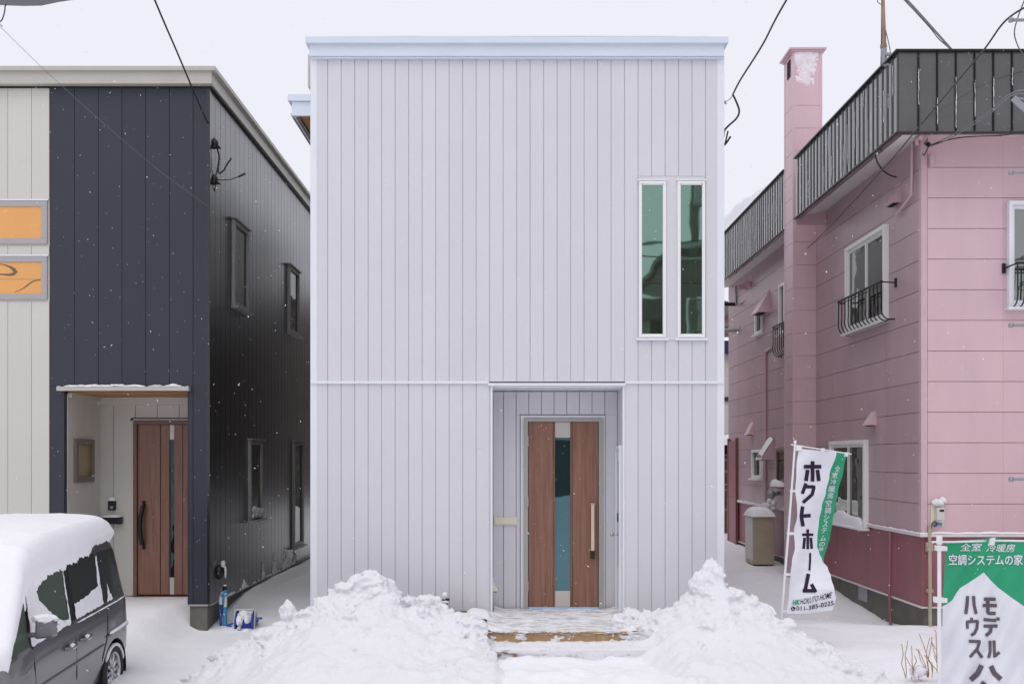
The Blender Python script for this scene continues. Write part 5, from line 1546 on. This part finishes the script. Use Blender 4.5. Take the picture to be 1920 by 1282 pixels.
RYd = 11.8
rl = thing('hose_reel', (X(457, RYd), RYd, -.36), 'small blue garden hose reel half buried in snow', 'hose reel')
rx0, rx1 = X(442.5, RYd), X(475.5, RYd)
zc = Z(1166, RYd)
m = MB(True)
for xx in (rx0, rx1 - .012):
    m.lathe([(0, 0), (.135, 0), (.14, .006), (.135, .012), (0, .012)], (xx, RYd + .05, zc), axis=0, seg=28)
m.lathe([(.06, 0), (.06, rx1 - rx0)], (rx0, RYd + .05, zc), axis=0, seg=20)
m.build('drum', M_blue, rl)
m = MB(True)
for k in range(4): m.lathe([(.09 + .022 * math.cos(a), (.05 + k * .04) + .022 * math.sin(a)) for a in lin(0, 2 * math.pi, 9)], (rx0, RYd + .05, zc), axis=0, seg=24)
m.build('hose', M_blue, rl)
m = MB()
for xx in (rx0 - .015, rx1 + .018):
    m.tube([(xx, RYd - .05, -.5), (xx, RYd - .03, zc), (xx, RYd, Z(1147, RYd)), (xx * .98 + .02 * (rx0 + rx1) / 2, RYd + .02, Z(1143.5, RYd))], .009, 8)
    m.tube([(xx, RYd + .13, -.5), (xx, RYd + .12, zc), (xx, RYd + .02, Z(1146, RYd))], .009, 8)
m.tube([(rx0 - .005, RYd + .02, Z(1143.3, RYd)), (rx1 + .008, RYd + .02, Z(1142, RYd))], .009, 8)
m.build('frame', M_tanklight, rl)
m = MB(); m.tube([(rx1 + .02, RYd + .05, zc), (rx1 + .05, RYd + .03, zc + .01), (rx1 + .05, RYd + .0, zc + .05)], .008, 6); m.tube([(rx1 + .05, RYd, zc + .05), (rx1 + .105, RYd, zc + .05)], .015, 8); m.build('crank', M_blue, rl)
m = MB(); m.lathe([(.0, -.02), (.022, -.02), (.022, .02), (0, .02)], (rx0 + .07, RYd - .11, Z(1174, RYd)), axis=1, seg=14); m.build('connector', M_tanklight, rl)
s = MB(True)
s.blob(((rx0 + rx1) / 2 + .005, RYd + .0, Z(1153, RYd)), .085, 3, .45, 2, 5, (1.05, .95, .72)); s.blob((rx0 + .06, RYd - .06, Z(1162, RYd)), .05, 3, .4, 2, 8, (.8, .8, 1.3)); s.blob((rx1 - .06, RYd - .05, Z(1158, RYd)), .055, 3, .4, 2, 9, (.8, .8, 1.0))
s.blob((rx1 - .05, RYd - .12, -.36), .05, 2, .3, 2, 4); s.blob((rx0 + .12, RYd - .12, -.38), .07, 2, .3, 2, 7, (1.5, 1, .7))
s.build('snow_cap', M_snow, rl)

# ================================================================ DRY STALKS AT THE PINK CORNER
sh = thing('dry_shrub', (X(1725, 9.3), 9.3, -.4), 'dry brown twigs of a bush poking out of the snow', 'bush')
m = MB()
ZM = zoomed(1640, 880, 3.19)
def tw(pts, r=.0042, d=9.3):
    pts = [(x + 3 * math.sin(i * 2.3 + x), y) for i, (x, y) in enumerate(pts)]
    if pts[-1][1] < 1200: pts = pts + [(pts[-1][0] + 8, 1215), (pts[-1][0] + 4, 1240)]
    n_ = len(pts)
    m.tube([P(*ZM(x, y), d + .06 * math.sin(i * 2 + x)) for i, (x, y) in enumerate(pts)], [r * (.8 + .3 * i / n_) for i in range(n_)], 6)
for pts in ([(160, 1040), (170, 1100), (163, 1160), (180, 1210), (190, 1250)], [(198, 1022), (188, 1070), (180, 1104)], [(220, 1050), (224, 1120), (226, 1150)], [(235, 1110), (245, 1130), (250, 1145), (232, 1180), (220, 1250)],
            [(193, 1125), (215, 1170), (230, 1185)], [(250, 1070), (262, 1090), (275, 1140), (310, 1195)], [(258, 1072), (285, 1120), (300, 1160), (312, 1190)], [(268, 980), (290, 1040), (315, 1110), (330, 1150), (372, 1195)],
            [(328, 1004), (315, 1060), (305, 1110), (318, 1160)], [(342, 1000), (338, 1030), (320, 1150)], [(340, 1030), (355, 1080), (368, 1130), (378, 1165)], [(345, 1035), (372, 1080), (376, 1150)], [(340, 1150), (345, 1190), (343, 1220)], [(220, 1230), (235, 1240), (262, 1238)], [(355, 1110), (372, 1150), (380, 1195)],
            [(300, 1110), (330, 1140), (340, 1160)], [(358, 958), (368, 970)], [(262, 1250), (285, 1265), (300, 1282)]):
    tw(pts)
m.build('stem', M_twig, sh)
s = MB(True); s.blob(P(*ZM(262, 1205), 9.35), .075, 2, .4, 2, 4, (1.2, 1, .8)); s.blob(P(*ZM(240, 1232), 9.3), .03, 2, .4, 2, 5); s.build('snow_cap', M_clump, sh)

# ================================================================ POLE, CABLES, MAST
pd = 5.7
pc = Vector((X(1999, pd), pd, -1.0))
up = thing('utility_pole', pc, 'grey concrete utility pole with step bolts at the right edge', 'utility pole')
m = MB(True); m.tube([(pc.x, pd, -1.2), (pc.x, pd, 9.2)], [.155, .11], 24); m.build('shaft', M_pole, up)
for py in (38, 323.5, 609.5, 898):
    m = MB(); z = Z(py, pd); m.tube([(pc.x - .12, pd, z), (X(1894, pd), pd, z)], .0095, 10); m.lathe([(0, 0), (.0155, 0), (.0155, .016), (0, .016)], (X(1893, pd), pd, z), axis=0, seg=12); m.build('step_bolt', M_galv, up)
m = MB(); m.tube([P(1900, 184, 5.6), P(1912, 196, 5.6), P(1960, 236, 5.65)], .018, 10); m.tube([P(1905, 184, 5.6), P(1925, 187, 5.6), P(1960, 184, 5.65)], .006, 6); m.build('cable_clamp', M_galv, up)
m = MB()
for zz in (7.6, 8.4): m.box(pc.x - .9, pc.x + .9, pd - .14, pd - .06, zz, zz + .08)
m.build('cross_arm', M_galv, up)
m = MB(True)
for zz in (7.68, 8.48):
    for dx in (-.8, -.4, .4, .8): m.lathe([(.02, 0), (.05, .03), (.03, .06), (.05, .09), (.02, .14), (0, .14)], (pc.x + dx, pd - .1, zz), axis=2, seg=10)
m.build('insulator', M_whitepl, up)
m = MB(True); m.lathe([(0, 0), (.22, 0), (.24, .05), (.24, .6), (.2, .66), (0, .68)], (pc.x + .42, pd, 6.3), axis=2, seg=20); m.build('transformer', M_galv, up)

def cable(label, pts, r, m_=None, sub=14, sag=0.0, cat='cable'):
    """smooth cable through 3D points"""
    out_ = []
    n_ = len(pts); pts = [Vector(p) for p in pts]
    for i in range(n_ - 1):
        p0, p1, p2, p3 = pts[max(i - 1, 0)], pts[i], pts[i + 1], pts[min(i + 2, n_ - 1)]
        for k in range(sub):
            t = k / sub
            q = .5 * ((2 * p1) + (p2 - p0) * t + (2 * p0 - 5 * p1 + 4 * p2 - p3) * t * t + (3 * p1 - p0 - 3 * p2 + p3) * t ** 3)
            q.z -= sag * 4 * ((i + t) / (n_ - 1)) * (1 - (i + t) / (n_ - 1))
            out_.append(q)
    out_.append(pts[-1])
    mb = MB(); mb.tube(out_, r, 7)
    o = mb.build('cable', m_ or M_cable, None, origin=pts[-1])
    return tag(o, label, cat, 'overhead wires and cables')
def W(px, d): return WR + .0
# service drop of the white house
c1 = cable('black service cable rising from the right wall of the white house', [(3.7, -2, 8.1), (3.0, 5, 6.75), (2.8, 7.2, 6.36), P(1475, 0, 9.0), P(1430, 84, 9.9), P(1389, 149, 10.45), P(1374, 178, 10.62)], .0095)
cable('black loop of cable drooping beside the right wall of the white house', [P(1374, 178, 10.62), P(1380, 190, 10.65), P(1386, 208, 10.68), P(1381, 222, 10.7), P(1366, 236, 10.74), P(1358, 246, 10.8), P(1355.5, 262, 10.85), P(1356.5, 272, 10.85), P(1362, 268, 10.82), P(1370, 256, 10.78)], .011)
cable('short cable end below the drooping loop at the white house', [P(1358, 250, 10.8), P(1356, 266, 10.82), P(1359, 271, 10.8), P(1365, 246, 10.78)], .009)
hk = MB(); hk.tube([P(1374, 178, 10.62), P(1369, 186, 10.64), P(1363, 190, 10.7), P(1354, 192, 10.76)], .005, 6); hk.tube([P(1358, 189, 10.72), P(1362, 195, 10.72), P(1354, 192, 10.76)], .007, 6)
tag(hk.build('wall_hook', M_galv, None, origin=P(1354, 192, 10.76)), 'small metal anchor hook on the right wall of the white house', 'hook')
# service drop of the navy house
cable('black service cable falling to the corner of the navy house', [(-1.6, -3, 7.9), (-2.5, 3.2, 6.9), (-2.95, 6.2, 6.5), (-3.22, 7.8, 6.32), P(290, 0, 9.3), P(335, 105, 10.4), P(371, 190, 11.3), P(393, 238, 11.75), P(402, 262, 11.9)], .0095)
xw = NR + .03
ta = thing('cable_clamp', (NR, 11.95, 5.5), 'black cable clamp boots with loose cable ends high on the navy house corner', 'cable clamp')
for (px, py) in ((401.5, 270), (400.5, 337)):
    c = P(px, py, 11.88)
    m = MB(True); m.blob(c, .058, 3, .12, 1.5, py, (.9, .8, 1.2)); m.prism([c + Vector((.02, -.02, -.05)), c + Vector((.085, -.02, -.055)), c + Vector((.02, -.02, .03))], (0, .05, 0)); m.build('boot', M_black, ta)
m = MB()
m.tube([P(407, 278, 11.88), P(410.5, 290, 11.9), P(411, 300, 11.9), P(409.5, 312, 11.9), P(409, 322, 11.88), P(412, 326, 11.86), P(420, 319, 11.84), P(427, 306, 11.84), P(434, 297, 11.84)], .011, 8)
m.tube([P(411, 296, 11.92), P(408, 314, 11.9), P(405, 330, 11.9)], .007, 6)
m.tube([P(405, 336, 11.88), P(415, 338, 11.86), P(432, 337, 11.84), P(448, 331, 11.84)], .006, 6); m.tube([P(447, 331.5, 11.84), P(460, 325.5, 11.84)], .014, 8)
m.tube([P(405, 345, 11.88), P(402, 360, 11.9), P(399, 370, 11.92), P(399, 395, 11.92)], .005, 6); m.lathe([(0, -.02), (.02, -.02), (.02, .02), (0, .02)], P(399, 370, 11.9), axis=2, seg=8)
m.build('cable_end', M_cable, ta)
cable('thin grey wire crossing before the navy wall', [(-4.9, 2, 6.2), P(-60, -12, 9.4), P(0, 50, 9.9), P(110, 156, 10.6), P(280, 305, 11.3), P(391, 388, 11.66)], .0024, M_cableg)
# cables of the pink house
cable('long dark cable running from the pole to the far end of the pink house', [(pc.x - .1, pd, 4.5), P(1890, 35, 6.3), P(1843, 96, 6.9), P(1777, 174, 8.0), P(1714, 249, 9.3), P(1652, 321, 11), P(1543, 438, 14.5), P(1475, 500, 17.8), P(1388, 571, 21.0)], .0065)
for q, (dy, dz, lab) in enumerate(((0, 0, 'upper of the thin wires tied to the front corner of the pink house'), (5, .0, 'lower of the thin wires tied to the front corner of the pink house'))):
    cable(lab, [(pc.x - .05, pd, 3.9 - .05 * q), P(1905, 172 + dy, 6.2), P(1850, 213 + dy, 8), P(1800, 245 + dy * .9, 10), P(1768, 262 + dy * .8, 11.2), P(1742, 273 + dy * .4, 11.74)], .005, M_cableg)
cable('sagging wire along the eave of the pink house', [P(2100, 215, 10.9), P(1925, 246, 11.1), P(1880, 254, 11.2), P(1830, 256, 11.25), P(1790, 260, 11.45), P(1745, 272, 11.72)], .007)
cable('short black cable hanging from the eave beside the pink wall', [P(1641, 291, 11.9), P(1645, 304, 12.1), P(1656, 320, 12.4), P(1672, 330, 12.6), P(1690, 334, 12.5)], .01)
br = MB(); br.tube([P(1739, 262, 11.77), P(1733, 270, 11.68), P(1741, 274, 11.7), P(1732, 293, 11.72), P(1730, 288, 11.76)], .007, 6); br.blob(P(1740, 271, 11.72), .03, 2, .4, 2, 3)
tag(br.build('wire_anchor', M_iron, None, origin=P(1739, 270, 11.77)), 'dark wire anchor on the front corner of the pink house under the eave', 'anchor')
cable('heavy doubled cable slanting down behind the dark roof edge', [P(1640, -60, 22), P(1700, 0, 23), P(1742, 46, 23.6), P(1784, 93, 24), P(1815, 125, 24.3)], .026, M_cableg)
cable('thin wire lashed under the heavy slanting cable', [P(1660, -40, 22), P(1697, 2, 23), P(1716, 22, 23.4), P(1745, 54, 23.7), P(1760, 73, 23.9), P(1782, 93, 24), P(1815, 128, 24.3)], .014, M_cableg)
cable('thin wire curling down from the pole to the dark roof edge', [P(1935, -30, 8.2), P(1918, 8, 8.6), P(1908, 35, 9), P(1902, 60, 9.4), P(1906, 80, 10), P(1916, 99, 10.8), P(1935, 120, 11.2)], .006, M_cableg)
cable('thick grey cable bundle hanging in the top left corner', [P(-220, -6, 4.6), P(-60, 0, 4.8), P(0, 1, 5), P(40, 3, 5), P(75, 3.5, 5), P(110, -2, 5.05), P(160, -9, 5.1), P(300, -40, 5.3)], [.024] * 200, M_cableg) if False else None
def thick(label, pts, r):
    mb = MB()
    out_ = []
    mb.tube(pts, r, 9)
    tag(mb.build('cable', M_cableg, None, origin=pts[0]), label, 'cable', 'overhead wires and cables')
thick('thick grey cable bundle hanging in the top left corner', [Vector((-16, 4.6, 7.4)), Vector((-9, 4.8, 5.4)), Vector((-5, 4.95, 4.35))] + [P(px, py, 5) for px, py in ((-260, -12), (-100, -2), (0, 0), (40, 2), (75, 2.5), (110, -3), (150, -8), (200, -16), (320, -46))] + [Vector((-.6, 5.2, 4.75)), Vector((1.2, 5.4, 5.9)), Vector((3.1, 5.6, 7.5))], [.02, .024, .026, .026, .026, .026, .025, .022, .018, .016, .016, .016, .016, .016, .016])
cable('thin loop of wire below the grey cable bundle in the top left corner', [P(24, 6, 5), P(11, 10, 5), P(9, 20, 5), P(6, 32, 5), P(0, 41, 5), P(-20, 50, 5)], .0032)
cable('dark antenna lead beside the rusty mast', [P(1653, -60, 11.75), P(1653.5, 0, 11.78), P(1653, 80, 11.8), P(1652.5, 110, 11.85), P(1651, 150, 11.9)], .009)
mast = thing('antenna_mast', P(1658, 120, 11.7), 'rusty antenna mast on a grey bracket beside the dark roof edge', 'antenna mast')
m = MB(); m.tube([P(1655.5, -120, 11.7), P(1655.5, 0, 11.7), P(1658, 88, 11.7)], [.021, .021, .026], 10); m.tube([P(1656.5, 84, 11.7), P(1657, 90, 11.7)], .04, 10); m.build('mast_pipe', M_rust, mast)
m = MB(); m.tube([P(1657.5, 90, 11.7), P(1658.5, 122, 11.7)], .034, 10); m.tube([P(1658, 102, 11.7), P(1683, 103, 11.5)], .022, 8); m.tube([P(1658, 121, 11.7), P(1682, 121, 11.5)], .03, 8); m.build('bracket', M_galv, mast)
m = MB(); m.tube([P(1660, 55, 11.7), P(1665, 75, 11.65), P(1668.5, 92, 11.6), P(1670, 108, 11.6)], .006, 6); m.tube([P(1643, -10, 11.7), P(1646, 5, 11.7), P(1652, 9, 11.7)], .005, 6); m.build('wire', M_cableg, mast)

# ================================================================ BACKGROUND
bgh = thing('background_house', (6.5, 30, -.3), 'distant pale house with navy roof edge seen past the white house', 'house')
m = MB(); m.box(4.4, 10.5, 28, 34, -.6, Z(664, 28)); m.build('wall', M_cream, bgh)
m = MB(); m.box(4.2, 10.8, 27.8, 34.2, Z(664, 28), Z(640, 28)); m.build('roof', M_navyroof, bgh)
s = MB(True); snow_cap(s, 4.2, 10.8, 27.8, 34.2, Z(640, 28), .25, 14, 2); s.build('roof_snow', M_snow, bgh)
m = MB(); m.box(4.41, 10.4, 27.95, 27.99, Z(752, 28), Z(744, 28)); m.build('window', M_dglass, bgh)
shd = thing('shed', (6.3, 24.5, -.3), 'low brown shed with a snowy roof in the gap behind the oil tank', 'shed')
m = MB()
for k in range(8): m.box(5.2 + k * .3, 5.2 + k * .3 + .295, 24, 24.03, -.5, Z(850, 24))
m.box(5.2, 7.6, 24.03, 26, -.5, Z(850, 24)); m.build('wall', M_brownwood, shd)
m = MB(); m.box(5.1, 7.8, 23.85, 26.2, Z(850, 24), Z(832, 24)); m.build('roof', M_iron, shd)
s = MB(True); snow_cap(s, 5.05, 7.85, 23.8, 26.3, Z(834, 24), .3, 16, 8); s.build('roof_snow', M_snow, shd)
m = MB()
m.tube([(5.1, 23.7, Z(875, 23.7)), (6, 23.7, Z(905, 23.7))], .03, 6)
for py in (862, 908, 918, 955): m.tube([(5.0, 23.75, Z(py, 23.75)), (7, 23.75, Z(py, 23.75))], .025, 6)
m.build('rail', M_galv, shd)

# across the street, mirrored in the tall windows and door glass
op = thing('opposite_house', (10, -16, -.8), 'tall dark house with snowy roof across the street, mirrored in the tall windows', 'house')
m = MB(); m.box(5.95, 15.5, -22, -14, -1, 9.3); m.build('wall', M_oppwall, op)
m = MB(); m.box(5.75, 15.8, -22.2, -13.8, 9.3, 9.5); m.build('roof', M_iron, op)
s = MB(True); snow_cap(s, 5.75, 15.8, -22.2, -13.8, 9.5, .3, 14, 2); s.build('roof_snow', M_snow, op)
for (a, c, d_, e_) in ((6.6, 7.5, 6.2, 7.6), (6.6, 7.5, 3.4, 4.8), (9.0, 10.8, 6.2, 7.6), (9, 10.8, 3.4, 4.8)):
    m = MB(); m.box(a - .08, c + .08, -13.99, -13.93, d_ - .08, e_ + .08); wn_ = m.build('window', M_upvc, op)
    m = MB(); m.box(a, c, -13.925, -13.9, d_, e_); m.build('pane', M_dglass, wn_)
lw = thing('opposite_house', (0, -18, -.8), 'pale house with dark snowy eave across the street, mirrored in the door glass', 'house')
m = MB(); m.box(-3.2, 5.3, -22, -15, -1, 7.0); m.build('wall', M_cream if False else M_oppwall2, lw)
m = MB(); m.box(-3.6, 5.7, -22.3, -14.6, 7.0, 7.75); m.build('eave', M_oppwall, lw)
s = MB(True); snow_cap(s, -3.6, 5.7, -22.3, -14.6, 7.75, .6, 18, 5); s.build('roof_snow', M_snow, lw)
m = MB(); m.box(-2.8, 2.9, -14.95, -14.2, 2.5, 2.7); m.prism([(-1.5, -14.6, 2.7), (1.9, -14.6, 2.7), (.2, -14.6, 3.9)], (0, .3, 0)); m.build('porch_roof', M_snow, lw)
m = MB(); m.box(-2.6, 2.7, -14.98, -14.5, -1, 2.49); m.build('porch_wall', M_oppwall, lw)
for (a, c, d_, e_) in ((-.8, .6, 4.4, 5.8), (2.4, 4.6, 4.2, 5.8), (.6, 1.2, .6, 2.2)):
    m = MB(); m.box(a - .08, c + .08, -14.99, -14.4 if e_ < 3 else -14.93, d_ - .08, e_ + .08); wn_ = m.build('window', M_upvc, lw)
    m = MB(); m.box(a, c, -14.395 if e_ < 3 else -14.925, -14.38 if e_ < 3 else -14.9, d_, e_); m.build('pane', M_dglass, wn_)
sp2_ = thing('utility_pole', (5.75, -8.5, -.8), 'slim dark utility pole with a transformer across the street, mirrored in the right tall window', 'utility pole')
m = MB(True); m.tube([(5.75, -8.5, -1), (5.75, -8.5, 11)], [.15, .11], 14); m.build('shaft', M_oppwall, sp2_)
m = MB(True); m.lathe([(0, 0), (.25, 0), (.27, .06), (.27, .75), (.2, .82), (0, .84)], (5.95, -8.3, 9.6), axis=2, seg=16); m.build('transformer', M_galv, sp2_)
m = MB()
for zz in (8.3, 7.9): m.box(4.9, 6.6, -8.4, -8.3, zz, zz + .09)
m.build('cross_arm', M_galv, sp2_)
for q, zz in enumerate((8.45, 8.05, 7.2)):
    cable(('highest', 'middle', 'lowest')[q] + ' street cable running behind the camera, mirrored in the tall windows', [(-14, -8.4, zz + .3), (-4, -8.4, zz - .2), (5.75, -8.4, zz), (14, -8.4, zz - .1), (24, -8.4, zz + .2)], .03)
s = MB(True)
s.grid(lambda x, y: (x, y, ground_h(x, y) + 1.3 * math.exp(-((y + 9) / 1.3) ** 2) * (1 + .25 * fbm(x * .6, y, 3)) * smooth01((x + 12) / 3) * smooth01((12 - x) / 3) - .05), lin(-12, 12, 100), lin(-12.5, -6, 40))
tag(s.build('snow_pile', M_snow, None, origin=(0, -9, -.8)), 'long ploughed snow bank across the street, mirrored in the door glass', 'snow pile', 'shovelled snow piles')

# ================================================================ FALLING SNOW
fl = MB(True)
rnd = random.Random(21)
def flake(p, a, b_, dr):
    d = Vector(dr).normalized()
    s1 = d.cross(Vector((0, 1, .2))).normalized(); s2 = d.cross(s1)
    s3 = -s1
    fl.add([p + d * b_, p - d * b_, p + s1 * a, p - s1 * a, p + s2 * a, p - s2 * a],
           [(0, 2, 4), (0, 4, 3), (0, 3, 5), (0, 5, 2), (1, 4, 2), (1, 3, 4), (1, 5, 3), (1, 2, 5)])
n = 0
while n < 2300:
    d = rnd.uniform(2.2, 11.4) ** 1.0
    if rnd.random() > (d / 11.4) ** 1.6: continue
    px = rnd.uniform(-80, 2000); py = rnd.uniform(-40, 1290)
    p = P(px, py, d)
    if p.z < ground_h(p.x, p.y) + .1: continue
    ang = rnd.gauss(2.1, .55)
    sz = rnd.uniform(.45, 1.1) * (.0024 if d > 4 else .0017)
    flake(p, sz, sz * rnd.choice((1.2, 1.8, 2.6, 3.4)), (math.cos(ang) * .8, rnd.gauss(0, .4), math.sin(ang)))
    n += 1
tag(fl.build('falling_snow', M_flake), 'small snowflakes drifting down in front of the houses', 'snow', kind='stuff')
